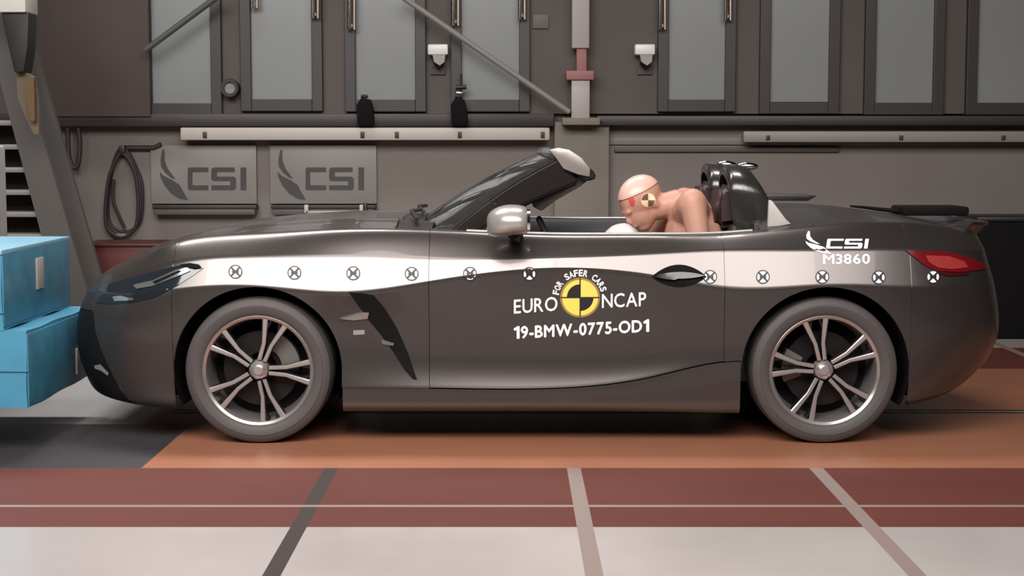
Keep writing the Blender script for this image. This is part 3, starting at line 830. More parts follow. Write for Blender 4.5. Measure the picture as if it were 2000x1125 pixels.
# windscreen: curved glass, frame
def ws(f, h):
    """f -1..1 across, h 0..1 up the glass"""
    b = Vector((-0.445 + 0.17 * f * f, YC - 0.69 * f, 0.94 - 0.03 * f * f)); t = Vector((0.165 + 0.075 * f * f, YC - 0.55 * f, 1.282 - 0.03 * f * f))
    p = b.lerp(t, h); p += Vector((-0.4, 0, 0.6)) * 0.03 * math.sin(PI * h); return p
bm = bmesh.new(); nx_, nh = 33, 14
G = [[bm.verts.new(ws(-1 + 2 * i / (nx_ - 1), j / (nh - 1))) for j in range(nh)] for i in range(nx_)]
for i in range(nx_ - 1):
    for j in range(nh - 1): bm.faces.new((G[i][j], G[i + 1][j], G[i + 1][j + 1], G[i][j + 1]))
r = bmesh.ops.solidify(bm, geom=list(bm.faces), thickness=0.005)
from_bm('windscreen', bm, M_glass, car, True, 50)
def sweep_poly(name, rings, m, parent):
    bm = bmesh.new(); R = [[bm.verts.new(p) for p in r] for r in rings]; n = len(R[0])
    for A, B in zip(R, R[1:]):
        for k in range(n): bm.faces.new((A[k], A[(k + 1) % n], B[(k + 1) % n], B[k]))
    bm.faces.new(R[0]); bm.faces.new(R[-1][::-1])
    bmesh.ops.recalc_face_normals(bm, faces=bm.faces)
    bmesh.ops.bevel(bm, geom=[e for e in bm.edges if e.is_manifold and e.calc_face_angle(0) > .5], offset=0.008, segments=2, affect='EDGES')
    return from_bm(name, bm, m, parent, True, 45)
for s in (1, -1):
    rings = []
    for h in np.linspace(-0.02, 1.0, 10):
        p = ws(s * 0.985, h); d = (ws(s * 0.985, min(1, h + .05)) - ws(s * 0.985, h - .05)).normalized()
        nrm = Vector((-d.z, 0, d.x)).normalized()       # up/forward in the side view
        wdt = 0.075 + 0.07 * h
        q = p + nrm * 0.012
        rings.append([q, q + Vector((0, -s * 0.035, -0.012)), q - nrm * wdt + Vector((0, -s * 0.018, 0)), q - nrm * (wdt + .012) + Vector((0, s * 0.05, 0))])
    sweep_poly('windscreen_pillar', rings, M_pillar, car)
# header rail
rings = []
for f in np.linspace(-1.04, 1.04, 21):
    p = ws(max(-1, min(1, f)), 1.0); p.y = YC - 0.56 * f
    e = max(0, abs(f) - .85) * 0.05
    rings.append([p + Vector((-.055, 0, -.018 - e)), p + Vector((-.02, 0, .012 - e)), p + Vector((.05, 0, .008 - e)), p + Vector((.13, 0, -.06 - e)), p + Vector((.145, 0, -.10)), p + Vector((.10, 0, -.115)), p + Vector((0, 0, -.055))])
sweep_poly('windscreen_header', rings, M_pillar, car)
def xzc(px, py): return xz(px, py, YC - .58)
for sd in (1, -1):
    y0, y1 = sorted((YC - sd * .595, YC - sd * .50))
    prism('header_latch', [xzc(*p) for p in ((1072, 293), (1090, 288), (1112, 292), (1136, 308), (1153, 330), (1152, 346), (1128, 341), (1100, 330), (1088, 312))], y0, y1, mat('latch_grey', rgb(150, 142, 136), .35, metal=.5), car, 0.006)
    y0, y1 = sorted((YC - sd * .54, YC - sd * .14))
    prism('sun_visor', [xzc(*p) for p in ((1040, 404), (1058, 413), (1086, 392), (1132, 366), (1150, 352), (1146, 344), (1096, 346))], y0, y1, mat('visor_cloth', rgb(50, 44, 42), .8), car, 0.006)
p = ws(0, .85); box('rear_view_mirror', p.x + .09, p.x + .115, p.y - .11, p.y + .11, p.z - .085, p.z - .025, M_black, car, 0.01)
# wipers
for y0, y1 in ((.35, .95), (1.0, 1.5)):
    tube('wiper', [(-.43, YC - .9 + y0, .965), (-.475, YC - .9 + (y0 + y1) / 2, .992), (-.45, YC - .9 + y1, .985)], 0.009, M_black, car, n=8)

# door mirrors
def ellipsoid_bm(bm, c, r, rot=None, u=28, v=16):
    q = bmesh.ops.create_uvsphere(bm, u_segments=u, v_segments=v, radius=1.0)['verts']
    for p in q:
        co = Vector((p.co.x * r[0], p.co.y * r[1], p.co.z * r[2]))
        p.co = Vector(c) + (rot @ co if rot else co)
    return q
for s in (1, -1):
    c = at(1003, 433, YC - 0.98); c = Vector((c.x, YC - s * 0.985, c.z))
    bm = bmesh.new(); q = ellipsoid_bm(bm, (0, 0, 0), (0.115, 0.115, 0.073))
    for p in q:
        if p.co.x > 0.055: p.co.x = 0.055 + (p.co.x - 0.055) * 0.15
        if p.co.z < -0.03: p.co.z = -0.03 + (p.co.z + 0.03) * 0.6
        p.co.z -= 0.25 * min(0, p.co.x) * (1 if p.co.z < 0 else -0.2) * -1
    for p in bm.verts: p.co += c
    mm = from_bm('door_mirror', bm, mat('mirror_cap_silver', rgb(170, 166, 162), .3, metal=.45, coat=.5), car, True, 60)
    box('mirror_glass', c.x + .060, c.x + .068, c.y - .085, c.y + .085, c.z - .035, c.z + .05, M_chrome, mm, 0.01)
    tube('mirror_stalk', [c + Vector((0, s * .06, -.05)), c + Vector((.01, s * .16, -.075)), c + Vector((.02, s * .22, -.08))], [.03, .028, .035], M_black, mm, n=12)

# rear lip spoiler and black equipment on the boot
def wedge_spoiler():
    rings = []
    for f in np.linspace(-1, 1, 33):
        w = 0.60 * f; X = 2.225 - 0.17 * f * f - 0.03 * f ** 6; z = 0.904 + 0.020 * f * f
        rings.append([(X - .22, YC - w, z - .012), (X - .02, YC - w, z + .030), (X + .05, YC - w, z + .036), (X + .055, YC - w, z + .026), (X + .0, YC - w, z - .03), (X - .2, YC - w, z - .03)])
    return sweep_poly('boot_spoiler', [[Vector(p) for p in r] for r in rings], M_paint, car)
wedge_spoiler()
prism('aerial_fin', [(1.28, 1.02), (1.50, 1.02), (1.545, 1.045), (1.50, 1.052), (1.29, 1.056)], YC + .30, YC + .36, M_black, car, 0.004)
x0, x1, z0, z1 = wb(1764, 404, 1894, 426, YC - .05)
bx = empty('instrument_box', ((x0 + x1) / 2, YC + .08, 0.960)); tag(bx, 'flat black instrument box with a trailing lead lying on the boot lid', 'box')
box('case', x0, x1, YC - .05, YC + .21, 0.960, z1, M_matte, bx, 0.012)
tube('lead', smooth_pts([(x0 + .01, YC + .06, .978), (x0 - .08, YC + .06, .986), (x0 - .16, YC + .05, .996), (x0 - .24, YC + .03, 1.004)]), list(np.linspace(.012, .005, 19)), M_matte, bx, n=8)

# ------------------------------------------------------------------ laying things on the painted skin
bvh = BVHTree.FromPolygons([Vector(v) for v in BODY_V], BODY_F)
CAMP = Vector((0, CAM_Y, CAM_Z))
def hit(px, py):
    c = _hit(px, py); a = _hit(px - 3.5, py); b = _hit(px + 3.5, py)
    if a and b:
        m = (a[0] + b[0]) / 2
        if c is None or (c[0] - m).length > 0.005 and c[0].y > m.y: return m, (a[1] + b[1]).normalized()
    return c
def _hit(px, py):
    d = ray(px, py).normalized(); loc, n, i, dist = bvh.ray_cast(CAMP, d)
    if loc is None:
        return None
    if n.dot(d) > 0: n = -n
    return loc, n
def refine(bm, L):
    for _ in range(7):
        es = [e for e in bm.edges if (e.verts[0].co - e.verts[1].co).length > L]
        if not es: break
        bmesh.ops.subdivide_edges(bm, edges=es, cuts=1)
        bmesh.ops.triangulate(bm, faces=[f for f in bm.faces if len(f.verts) > 3])
def lay(bm, off, thick=0.0):
    """bm verts are (px, py, layer); drop them on the body"""
    last = None; bad = []
    for v in bm.verts:
        h = hit(v.co.x, v.co.y); lay_ = v.co.z
        if h is None:
            bad.append(v); continue
        v.co = h[0] + h[1] * (off + lay_)
    bmesh.ops.delete(bm, geom=bad, context='VERTS')
    bmesh.ops.recalc_face_normals(bm, faces=bm.faces)
    bm.normal_update()
    if bm.faces:
        s = sum((f.normal.y * f.calc_area() for f in bm.faces))
        if s > 0: bmesh.ops.reverse_faces(bm, faces=bm.faces)
def skin(name, polys, m, parent, off=0.0018, L=9.0, thick=0.0, smooth=True):
    """polys: list of (pixel polygon, layer, material index)"""
    bm = bmesh.new()
    for p, layer, mi in polys:
        f = bm.faces.new([bm.verts.new((x, y, layer)) for x, y in p]); f.material_index = mi
    bm.normal_update(); bmesh.ops.triangulate(bm, faces=bm.faces)
    refine(bm, L); lay(bm, off)
    if thick:
        bm.normal_update()
        be = [e for e in bm.edges if e.is_boundary]
        r = bmesh.ops.extrude_edge_only(bm, edges=be)
        nv = [g for g in r['geom'] if isinstance(g, bmesh.types.BMVert)]
        for v in nv:
            v.co = v.co + Vector((0, 1, 0)) * thick
        bmesh.ops.recalc_face_normals(bm, faces=bm.faces)
    return from_bm(name, bm, m, parent, smooth, 35)
def disc(cx, cy, r, n=28, a0=0, a1=2 * PI, sy=1.0, r0=None):
    if r0 is None: return [(cx + r * math.cos(a0 + (a1 - a0) * k / n), cy - r * sy * math.sin(a0 + (a1 - a0) * k / n)) for k in range(n + (0 if a1 - a0 >= 2 * PI - .001 else 1))]
    o = [(cx + r * math.cos(a0 + (a1 - a0) * k / n), cy - r * sy * math.sin(a0 + (a1 - a0) * k / n)) for k in range(n + 1)]
    i = [(cx + r0 * math.cos(a0 + (a1 - a0) * k / n), cy - r0 * sy * math.sin(a0 + (a1 - a0) * k / n)) for k in range(n, -1, -1)]
    return o + i
# measuring-target stickers in a row along the shoulder
for cx, cy in ((460, 531), (575, 533), (690, 534), (804, 535), (918, 535), (1034, 535), (1387, 541), (1490, 541), (1606, 541), (1716, 542), (1822, 541)):
    P = [(disc(cx, cy, 13.5, 24), 0, 0)]
    for q in range(2): P.append((disc(cx, cy, 13.5, 24, q * PI, (q + 1) * PI, r0=11.3), 0.0008, 1))
    for a in (PI / 4, 3 * PI / 4):
        c_, s_ = math.cos(a), math.sin(a); w = 1.9
        P.append(([(cx + 11.5 * c_ - w * s_, cy + 11.5 * s_ + w * c_), (cx + 11.5 * c_ + w * s_, cy + 11.5 * s_ - w * c_), (cx - 11.5 * c_ + w * s_, cy - 11.5 * s_ - w * c_), (cx - 11.5 * c_ - w * s_, cy - 11.5 * s_ + w * c_)], 0.0008, 1))
    for a in (0, PI):
        P.append(([(cx, cy)] + disc(cx, cy, 6.5, 6, a - .6, a + .6), 0.0012, 1))
    skin('target_sticker', P, [M_wht, M_blk], car, L=30)
# round badge: quartered yellow and black with a white word ring
cx, cy, R = 1133, 581, 38
P = [(disc(cx, cy, R, 40), 0, 0)]
P += [(disc(cx, cy, R + 1.0, 30, q * PI, (q + 1) * PI, r0=R - 3), 0.0008, 2) for q in range(2)]
P += [([(cx, cy)] + disc(cx, cy, 26, 12, PI / 2, PI), 0.0008, 1), ([(cx, cy)] + disc(cx, cy, 26, 12, -PI / 2, 0), 0.0008, 1)]
P += [([(cx - R, cy - 1.2), (cx + R, cy - 1.2), (cx + R, cy + 1.2), (cx - R, cy + 1.2)], 0.0009, 1), ([(cx - 1.2, cy - R), (cx + 1.2, cy - R), (cx + 1.2, cy + R), (cx - 1.2, cy + R)], 0.0009, 1)]
skin('round_badge', P, [M_yel, M_blk, mat('badge_rim', rgb(150, 120, 70), .5)], car, L=25)
# lettering
def text_bm(s, bold):
    cu = bpy.data.curves.new('lettering', 'FONT'); cu.body = s; cu.size = 1.0; cu.offset = bold; cu.resolution_u = 3; cu.fill_mode = 'BOTH'
    o = bpy.data.objects.new('lettering', cu); COL.objects.link(o)
    dg = bpy.context.evaluated_depsgraph_get(); me = bpy.data.meshes.new_from_object(o.evaluated_get(dg))
    bpy.data.objects.remove(o); bpy.data.curves.remove(cu)
    bm = bmesh.new(); bm.from_mesh(me); bpy.data.meshes.remove(me)
    bmesh.ops.triangulate(bm, faces=bm.faces)
    return bm
def text_norm(s, bold):
    bm = text_bm(s, bold); xs_ = [v.co.x for v in bm.verts]; ys_ = [v.co.y for v in bm.verts]
    x0, x1, y0, y1 = min(xs_), max(xs_), min(ys_), max(ys_)
    for v in bm.verts: v.co = Vector(((v.co.x - x0) / (x1 - x0), (v.co.y - y0) / (y1 - y0), 0))
    return bm
ONE = [(0.20, 0.0), (0.34, 0.0), (0.34, 0.70), (0.24, 0.70), (0.0, 0.58), (0.03, 0.48), (0.20, 0.55)]
def lettering(name, s, bl, br, h, m, parent, bold=0.0):
    """characters side by side between two pixel points; bold widens the strokes"""
    big = bmesh.new(); x = 0.0; cap = 0.70
    for ch in s:
        if ch == '1':
            bm = bmesh.new(); f = bm.faces.new([bm.verts.new((a, b, 0)) for a, b in ONE]); bm.normal_update(); bmesh.ops.triangulate(bm, faces=[f])
        else: bm = text_bm(ch, 0.0)
        xs_ = [v.co.x for v in bm.verts]; x0, w = min(xs_), max(xs_) - min(xs_)
        me = bpy.data.meshes.new('t')
        for v in bm.verts: v.co.x += x - x0
        bm.to_mesh(me); bm.free()
        for k, (ox, oy) in enumerate([(0, 0)] if not bold else [(-bold, 0), (bold, 0), (0, bold), (0, -bold)]):
            n0 = len(big.verts); big.from_mesh(me); big.verts.ensure_lookup_table()
            for v in big.verts[n0:]: v.co += Vector((ox, oy, k * 0.0002))
        bpy.data.meshes.remove(me); x += w + 0.10 + bold
    tot = x - 0.10; d = (Vector((br[0], br[1])) - Vector((bl[0], bl[1])))
    for v in big.verts:
        u = v.co.x / tot; w = v.co.y / cap
        v.co = Vector((bl[0] + d.x * u, bl[1] + d.y * u - h * w, v.co.z))
    lay(big, 0.0022); return from_bm(name, big, m, parent)
lettering('badge_lettering', 'EURO', (1004, 612), (1089, 606), 27, M_wht, car, 0.012)
lettering('badge_lettering', 'NCAP', (1176, 601), (1262, 597), 27, M_wht, car, 0.012)
lettering('number_lettering', '19-BMW-0775-OD1', (1004, 661), (1268, 647), 23, M_wht, car, 0.03)
lettering('number_lettering', 'M3860', (1608, 516), (1699, 515), 19, M_wht, car, 0.025)
word = 'FOR SAFER CARS'; bm_all = bmesh.new()
for k, ch in enumerate(word):
    if ch == ' ': continue
    a = math.radians(168 - (168 - 20) * k / (len(word) - 1)); bm = text_norm(ch, 0.03); hw, hh = 4.1, 13
    for v in bm.verts:
        u, w = (v.co.x - .5) * 2 * hw, v.co.y * hh + 41.5
        v.co = Vector((cx + w * math.cos(a) + u * math.sin(a), cy - w * math.sin(a) + u * math.cos(a), 0))
    me = bpy.data.meshes.new('t'); bm.to_mesh(me); bm.free(); bm_all.from_mesh(me); bpy.data.meshes.remove(me)
lay(bm_all, 0.0022); from_bm('badge_lettering', bm_all, M_wht, car)
L = place(GLYPH_C, 1613, 467, 1645, 486, 3) + place(GLYPH_S, 1648, 467, 1683, 486, 3) + place(GLYPH_I, 1687, 467, 1694, 486, 3)
skin('logo_lettering', [(p, 0, 0) for p in L], M_wht, car, L=30, off=0.002, smooth=False)
skin('logo_feather', [(p, 0, 0) for p in place(FEATHER, 1573, 452, 1624, 496)], M_wht, car, L=20, off=0.002, smooth=False)
# fender vent, chrome fin, little badge
skin('fender_vent', [([(681, 571), (706, 572), (730, 577), (752, 603), (775, 640), (797, 690), (812, 735), (815, 742), (806, 740), (790, 722), (770, 690), (745, 655), (722, 628), (706, 605)], 0, 0)], M_matte, car, L=14, off=0.003)
skin('vent_fin', [([(664, 622), (690, 615), (712, 609), (721, 610), (718, 622), (690, 625)], 0.004, 0)], M_chrome, car, L=8, off=0.004, thick=0.006)
skin('vent_fin', [([(744, 664), (750, 664), (770, 670), (768, 675), (748, 672)], 0.004, 0)], M_steel, car, L=8, off=0.004, thick=0.006)
skin('fender_badge', [([(690, 645), (712, 644), (712, 653), (690, 654)], 0, 0)], M_greybar, car, L=10)
# door handle: dark leaf-shaped pocket with a bar
def lens_poly(x0, x1, cy, up_, dn, n=18):
    t = [k / n for k in range(n + 1)]
    return [(x0 + (x1 - x0) * a, cy - up_ * math.sin(PI * a) ** .8) for a in t] + [(x0 + (x1 - x0) * a, cy + dn * math.sin(PI * a) ** .8) for a in t[::-1][1:-1]]
skin('door_handle_recess', [(lens_poly(1273, 1380, 541, 24, 20), 0, 0)], M_matte, car, L=10, off=0.002)
skin('door_handle', [(lens_poly(1280, 1376, 540, 7, 6), 0, 0)], mat('handle_grey', rgb(58, 56, 56), .3, metal=.6, coat=.2), car, L=10, off=0.016, thick=0.013)
# headlight
skin('headlight', [([(186, 592), (186, 572), (196, 561), (235, 549), (290, 534), (335, 522), (372, 514), (392, 517), (398, 524), (378, 538), (340, 562), (300, 582), (255, 592), (215, 594)], 0, 0)], mat('headlight_dark', rgb(40, 46, 52), 0.08, metal=.3, coat=.9), car, L=5, off=0.003)
M_led = mat('headlight_silver', rgb(235, 235, 236), .1, metal=.9)
skin('headlight_bezel', [([(262, 558), (300, 549), (345, 528), (368, 524), (372, 530), (345, 542), (300, 560), (268, 566)], 0, 0)], M_led, car, L=4, off=0.009)
skin('headlight_bezel', [([(222, 580), (238, 578), (252, 582), (262, 582), (262, 587), (226, 589)], 0, 0)], M_led, car, L=4, off=0.009)
skin('headlight_bezel', [([(352, 518), (372, 515), (390, 518), (394, 524), (380, 526), (362, 522)], 0, 0)], M_matte, car, L=4, off=0.011)
skin('headlight_bezel', [([(300, 552), (350, 530), (356, 531), (306, 556)], 0, 0)], M_matte, car, L=4, off=0.011)
# fog insert
skin('intake_trim', [([(186, 713), (198, 711), (214, 728), (212, 733), (200, 724), (187, 719)], 0, 0)], mat('intake_grey', rgb(120, 112, 104), .4), car, L=8, off=0.006)
# tail light
skin('tail_light', [([(1768, 489), (1800, 491), (1850, 492), (1890, 503), (1926, 519), (1931, 524), (1915, 527), (1870, 532), (1830, 530), (1803, 518), (1785, 503)], 0, 0)], M_redlens, car, L=8, off=0.006, thick=0.005)
skin('tail_light_lens', [([(1806, 500), (1850, 501), (1880, 511), (1888, 523), (1858, 527), (1830, 524), (1812, 513)], 0, 0)], M_redlens2, car, L=8, off=0.010)
skin('tail_light_base', [([(1830, 531), (1870, 533), (1894, 530), (1888, 537), (1850, 540), (1836, 536)], 0, 0)], mat('tail_dark', rgb(60, 12, 16), .3), car, L=8, off=0.005)
# wheels
def wheel(xc, side, ang, steer=0.0):
    c = Vector((0, 0, 0)); RT, RR = 0.322, 0.238
    bm = bmesh.new()
    lathe_bm(bm, [(RR, .018), (RR + .006, .008), (RR + .001, .004), (RR - .010, .012), (RR - .016, .03), (RR - .022, .10), (RR - .03, .2), (RR - .012, .225)], 96, c, mi=0)
    for k in range(5):
        for sgn in (-1, 1):
            a = math.radians(ang + 72 * k); sp = math.radians(11.5)
            d0 = Vector((math.cos(a), 0, math.sin(a))); p0 = Vector((-math.sin(a), 0, math.cos(a)))
            a1 = a + sgn * sp; d1 = Vector((math.cos(a1), 0, math.sin(a1))); p1 = Vector((-math.sin(a1), 0, math.cos(a1)))
            A = d0 * 0.045 + p0 * sgn * 0.012; Mx = d0 * 0.12 + p0 * sgn * 0.017; B = d1 * (RR - .006)
            rows = []
            for q, pp, w, y in ((A, p0, .009, .024), (Mx, p0, .0085, .020), (B, p1, .0125, .012)):
                rows.append([bm.verts.new(q + pp * (sw_ * w) + Vector((0, yy, 0))) for sw_, yy in ((-1, y + .003), (-.6, y), (.6, y), (1, y + .003), (1.2, y + .04), (-1.2, y + .04))])
            for A_, B_ in zip(rows, rows[1:]):
                for j in range(6):
                    f = bm.faces.new((A_[j], A_[(j + 1) % 6], B_[(j + 1) % 6], B_[j]))
                    f.material_index = 0 if j in (0, 1, 2) else 1
            # short fork tips at the rim
            T1 = d1 * (RR - .075); 
            for e in (-1,):
                a2 = a + sgn * math.radians(4.5); d2 = Vector((math.cos(a2), 0, math.sin(a2))); p2 = Vector((-math.sin(a2), 0, math.cos(a2)))
                A2 = Mx.lerp(B, .45); B2 = d2 * (RR - .006)
                rows = []
                for q, w, y in ((A2, .006, .024), (B2, .007, .018)):
                    rows.append([bm.verts.new(q + p2 * (sw_ * w) + Vector((0, yy, 0))) for sw_, yy in ((-1, y + .003), (-.6, y), (.6, y), (1, y + .003), (1.2, y + .03), (-1.2, y + .03))])
                for j in range(6):
                    f = bm.faces.new((rows[0][j], rows[0][(j + 1) % 6], rows[1][(j + 1) % 6], rows[1][j])); f.material_index = 1
    lathe_bm(bm, [(.001, .012), (.020, .012), (.024, .016), (.038, .024), (.044, .034), (.046, .07)], 40, c, mi=0)
    bmesh.ops.recalc_face_normals(bm, faces=bm.faces)
    for v in bm.verts:
        v.co.y = v.co.y * 1.0
        if side < 0: v.co.y = -v.co.y
    if side < 0: bmesh.ops.reverse_faces(bm, faces=bm.faces)
    loc = Vector((xc, YC - side * 0.895, RT))
    me = bpy.data.meshes.new('wheel'); bm.normal_update(); bm.to_mesh(me); bm.free()
    w = bpy.data.objects.new('wheel', me); COL.objects.link(w); me.materials.append(M_alloy); me.materials.append(M_alloydk)
    me.polygons.foreach_set('use_smooth', [True] * len(me.polygons)); me.set_sharp_from_angle(angle=math.radians(35))
    w.parent = car; w.location = loc - car.location; w.rotation_euler = (0, 0, steer)
    def child(name, prof, m, n=96, sharp=30, closed=False):
        b = bmesh.new(); lathe_bm(b, prof, n, c, closed=closed); bmesh.ops.recalc_face_normals(b, faces=b.faces)
        for v in b.verts:
            if side < 0: v.co.y = -v.co.y
        if side < 0: bmesh.ops.reverse_faces(b, faces=b.faces)
        m_ = bpy.data.meshes.new(name); b.normal_update(); b.to_mesh(m_); b.free(); o = bpy.data.objects.new(name, m_); COL.objects.link(o)
        m_.materials.append(m); m_.polygons.foreach_set('use_smooth', [True] * len(m_.polygons)); m_.set_sharp_from_angle(angle=math.radians(sharp)); o.parent = w
        return o
    tp = [(RR - .004, .02), (RR + .004, .006), (RR + .02, -.004), (RR + .045, -.006), (RR + .047, -.003), (RT - .022, .000), (RT - .008, .012), (RT - .002, .03)]
    for g in (.055, .10, .14, .185): tp += [(RT, g), (RT - .007, g + .002), (RT - .007, g + .009), (RT, g + .011)]
    tp += [(RT - .002, .215), (RT - .01, .235), (RR + .04, .245), (RR, .225)]
    child('tyre', tp, M_rubber, closed=True)
    child('brake_disc', [(.07, .10), (.165, .10), (.165, .125), (.07, .125)], mat('disc_iron', rgb(48, 44, 44), .4, metal=.8), closed=True)
    child('hub_cap', [(.001, .010), (.018, .010), (.024, .014)], mat('hub_cap_grey', rgb(170, 165, 165), .25, metal=.6), n=24)
    child('wheel_barrel', [(RR - .03, .16), (.10, .17), (.001, .17)], M_matte, n=48)
    bmc = bmesh.new()
    for k in range(7):
        a0 = math.radians(20 + k * 8); 
    bmc.free()
    # caliper
    b = bmesh.new(); A0 = math.radians(10 if xc < 0 else 150); n = 10
    R0, R1 = .095, .175
    V = []
    for k in range(n + 1):
        a = A0 + math.radians(50) * k / n
        V.append([b.verts.new((r_ * math.cos(a), (y_ if side > 0 else -y_), r_ * math.sin(a))) for r_, y_ in ((R0, .085), (R1, .085), (R1, .14), (R0, .14))])
    for A_, B_ in zip(V, V[1:]):
        for j in range(4): b.faces.new((A_[j], A_[(j + 1) % 4], B_[(j + 1) % 4], B_[j]))
    b.faces.new(V[0]); b.faces.new(V[-1][::-1]); bmesh.ops.recalc_face_normals(b, faces=b.faces)
    m_ = bpy.data.meshes.new('brake_caliper'); b.to_mesh(m_); b.free(); m_.materials.append(M_steel); o = bpy.data.objects.new('brake_caliper', m_); COL.objects.link(o); o.parent = w
    return w
for side in (1, -1):
    wheel(WX_F, side, 70); wheel(WX_R, side, 101)

# deflated airbag on the steering wheel
bm = bmesh.new(); q = ellipsoid_bm(bm, (0.50, DY - .05, 0.85), (0.10, 0.16, 0.085), Matrix.Rotation(math.radians(-20), 3, 'Y'), 24, 14)
for v in q: v.co += Vector((math.sin(v.co.y * 40) * .006, 0, math.sin(v.co.x * 45 + v.co.y * 20) * .006))
from_bm('airbag', bm, mat('airbag_cloth', rgb(208, 200, 196), .8), car, True)

# ------------------------------------------------------------------ crash dummy at the wheel
M_skin = mat('dummy_vinyl', rgb(184, 136, 117), 0.5, noise=0.05, nscale=10)
def capsule(bm, a, b, ra, rb, n=14):
    a, b = Vector(a), Vector(b)
    ellipsoid_bm(bm, a, (ra,) * 3, u=n, v=8); ellipsoid_bm(bm, b, (rb,) * 3, u=n, v=8); tube_bm(bm, [a, b], [ra, rb], n)
def limb(bm, pts, rs):
    for i in range(len(pts) - 1): capsule(bm, pts[i], pts[i + 1], rs[i], rs[i + 1])
HC = at(1257, 394, DY)            # middle of the head
root = empty('crash_dummy', (0.7, DY, 0.48)); tag(root, 'flesh coloured crash test dummy thrown forward in the driver seat', 'dummy')
bm = bmesh.new()
pelvis = Vector((.80, DY, .56)); chest = Vector((.85, DY, .88)); neck = Vector((.765, DY, 1.035))
limb(bm, [pelvis, Vector((.84, DY, .70)), chest, Vector((.83, DY, .97))], [.15, .135, .145, .11])
for s in (-1, 1): limb(bm, [Vector((.83, DY, .97)), Vector((.82, DY + s * .16, 1.03))], [.10, .072])
limb(bm, [Vector((.82, DY, .99)), neck, HC + Vector((.055, 0, -.03))], [.075, .062, .058])
# head: pitched forward and turned a little to the camera side
RH = Matrix.Rotation(math.radians(18), 3, 'Z') @ Matrix.Rotation(math.radians(-38), 3, 'Y')
def hp(x, y, z): return HC + RH @ Vector((x, y, z))
ellipsoid_bm(bm, hp(.0, 0, .030), (.106, .080, .092), RH)          # skull (face towards -x)
ellipsoid_bm(bm, hp(-.045, 0, -.030), (.062, .062, .085), RH)      # face
ellipsoid_bm(bm, hp(-.062, 0, -.088), (.036, .042, .028), RH)      # chin
ellipsoid_bm(bm, hp(-.108, 0, -.026), (.018, .014, .026), RH)      # nose
ellipsoid_bm(bm, hp(-.098, 0, .018), (.018, .050, .014), RH)       # brow
ellipsoid_bm(bm, hp(-.100, 0, -.062), (.014, .026, .008), RH)      # lips
for s in (-1, 1): ellipsoid_bm(bm, hp(.018, s * .076, -.015), (.018, .010, .030), RH)   # ears
# arms: left arm (near side) raised at the shoulder and dropping, right arm to the wheel
sh = Vector((.82, DY - .17, 1.045)); el = Vector((.86, DY - .22, .78)); wr = Vector((.56, DY - .17, .76))
limb(bm, [sh, sh.lerp(el, .5), el], [.062, .055, .046]); limb(bm, [el, el.lerp(wr, .4), wr], [.046, .042, .030])
sh2 = Vector((.82, DY + .17, 1.04)); el2 = Vector((.62, DY + .24, .74)); wr2 = Vector((.40, DY + .18, .78))
limb(bm, [sh2, sh2.lerp(el2, .5), el2], [.062, .055, .046]); limb(bm, [el2, el2.lerp(wr2, .4), wr2], [.046, .042, .030])
for w_, s in ((wr, -1), (wr2, 1)):
    d = Vector((-1, 0, .15)).normalized(); n_ = Vector((0, s, 0))
    palm = w_ + d * .05
    ellipsoid_bm(bm, palm, (.048, .018, .040))
    for k, (dz, ln) in enumerate(((.030, .062), (.010, .072), (-.010, .067), (-.029, .052))):
        p0 = palm + d * .035 + Vector((0, 0, dz)); p1 = p0 + d * ln * .55; p2 = p1 + d * ln * .3 - n_ * ln * .4
        limb(bm, [p0, p1, p2], [.0095, .009, .008])
    p0 = palm + Vector((.005, 0, .032)); limb(bm, [p0, p0 + Vector((-.03, -s * .01, .03)), p0 + Vector((-.058, -s * .02, .034))], [.012, .011, .009])
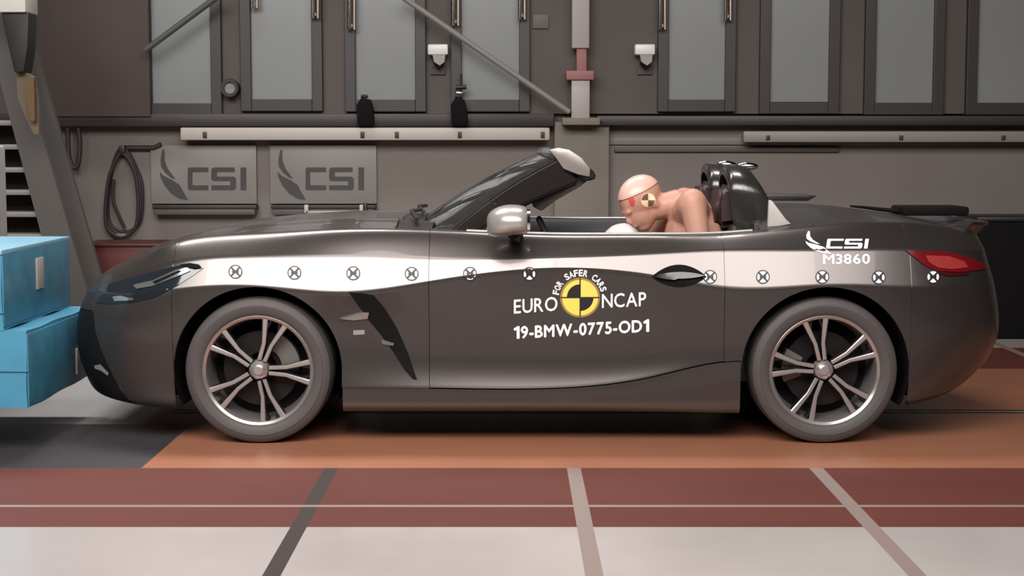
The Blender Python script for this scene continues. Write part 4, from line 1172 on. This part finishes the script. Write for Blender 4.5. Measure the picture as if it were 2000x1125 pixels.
# legs
for s in (-1, 1):
    hip = Vector((.78, DY + s * .10, .55)); kn = Vector((.34, DY + s * .13, .60)); an = Vector((.02, DY + s * .12, .33)); toe = Vector((-.12, DY + s * .12, .34))
    limb(bm, [hip, hip.lerp(kn, .5), kn], [.095, .08, .06]); limb(bm, [kn, kn.lerp(an, .35), an], [.06, .056, .04]); limb(bm, [an, toe], [.04, .03])
body = from_bm('body', bm, M_skin, root, True)
md = body.modifiers.new('remesh', 'REMESH'); md.mode = 'VOXEL'; md.voxel_size = 0.0075; md.use_smooth_shade = True
md = body.modifiers.new('smooth', 'SMOOTH'); md.factor = 0.5; md.iterations = 3
# pale skull cap, target disc, red grease paint, ear hole
bm = bmesh.new(); ellipsoid_bm(bm, hp(.0, 0, .032), (.110, .0845, .0965), RH, 40, 24)
bmesh.ops.bisect_plane(bm, geom=bm.verts[:] + bm.edges[:] + bm.faces[:], plane_co=hp(0, 0, .062), plane_no=RH @ Vector((0.22, 0, 1)).normalized(), clear_inner=True)
from_bm('skull_cap', bm, mat('skull_cap_vinyl', rgb(212, 172, 158), .3), root, True)
def head_patch(name, px, py, r, m, poly=None, off=.002):
    """small disc lying on the near side of the head"""
    dg = bpy.context.evaluated_depsgraph_get(); ev = body.evaluated_get(dg); me = ev.to_mesh()
    M = body.matrix_world
    bv = BVHTree.FromPolygons([v.co + Vector(body.location) + Vector(root.location) for v in me.vertices], [tuple(p.vertices) for p in me.polygons]); ev.to_mesh_clear()
    b = bmesh.new()
    for P, mi in poly:
        f = b.faces.new([b.verts.new((x, y, .0008 * mi)) for x, y in P]); f.material_index = min(mi, len(m) - 1)
    bmesh.ops.triangulate(b, faces=b.faces); refine(b, 5)
    bad = []
    for v in b.verts:
        loc, n, i, d = bv.ray_cast(CAMP, ray(v.co.x, v.co.y).normalized()); k = v.co.z
        if loc is None: bad.append(v); continue
        v.co = loc - ray(v.co.x, v.co.y).normalized() * (off + k)
    bmesh.ops.delete(b, geom=bad, context='VERTS')
    bmesh.ops.recalc_face_normals(b, faces=b.faces)
    return from_bm(name, b, m, root, True)
bpy.context.view_layer.update()
head_patch('target_disc', 0, 0, 0, [mat('target_cream', rgb(240, 212, 176), .5), mat('target_brown', rgb(110, 76, 60), .5)], [(disc(1266, 391, 14, 24), 0), ([(1266, 391)] + disc(1266, 391, 13, 8, PI / 2, PI), 1), ([(1266, 391)] + disc(1266, 391, 13, 8, -PI / 2, 0), 1)])
head_patch('face_paint', 0, 0, 0, [mat('grease_paint', rgb(190, 70, 70), .5)], [([(1228, 375), (1234, 378), (1240, 392), (1238, 404), (1231, 402), (1227, 390)], 0)])
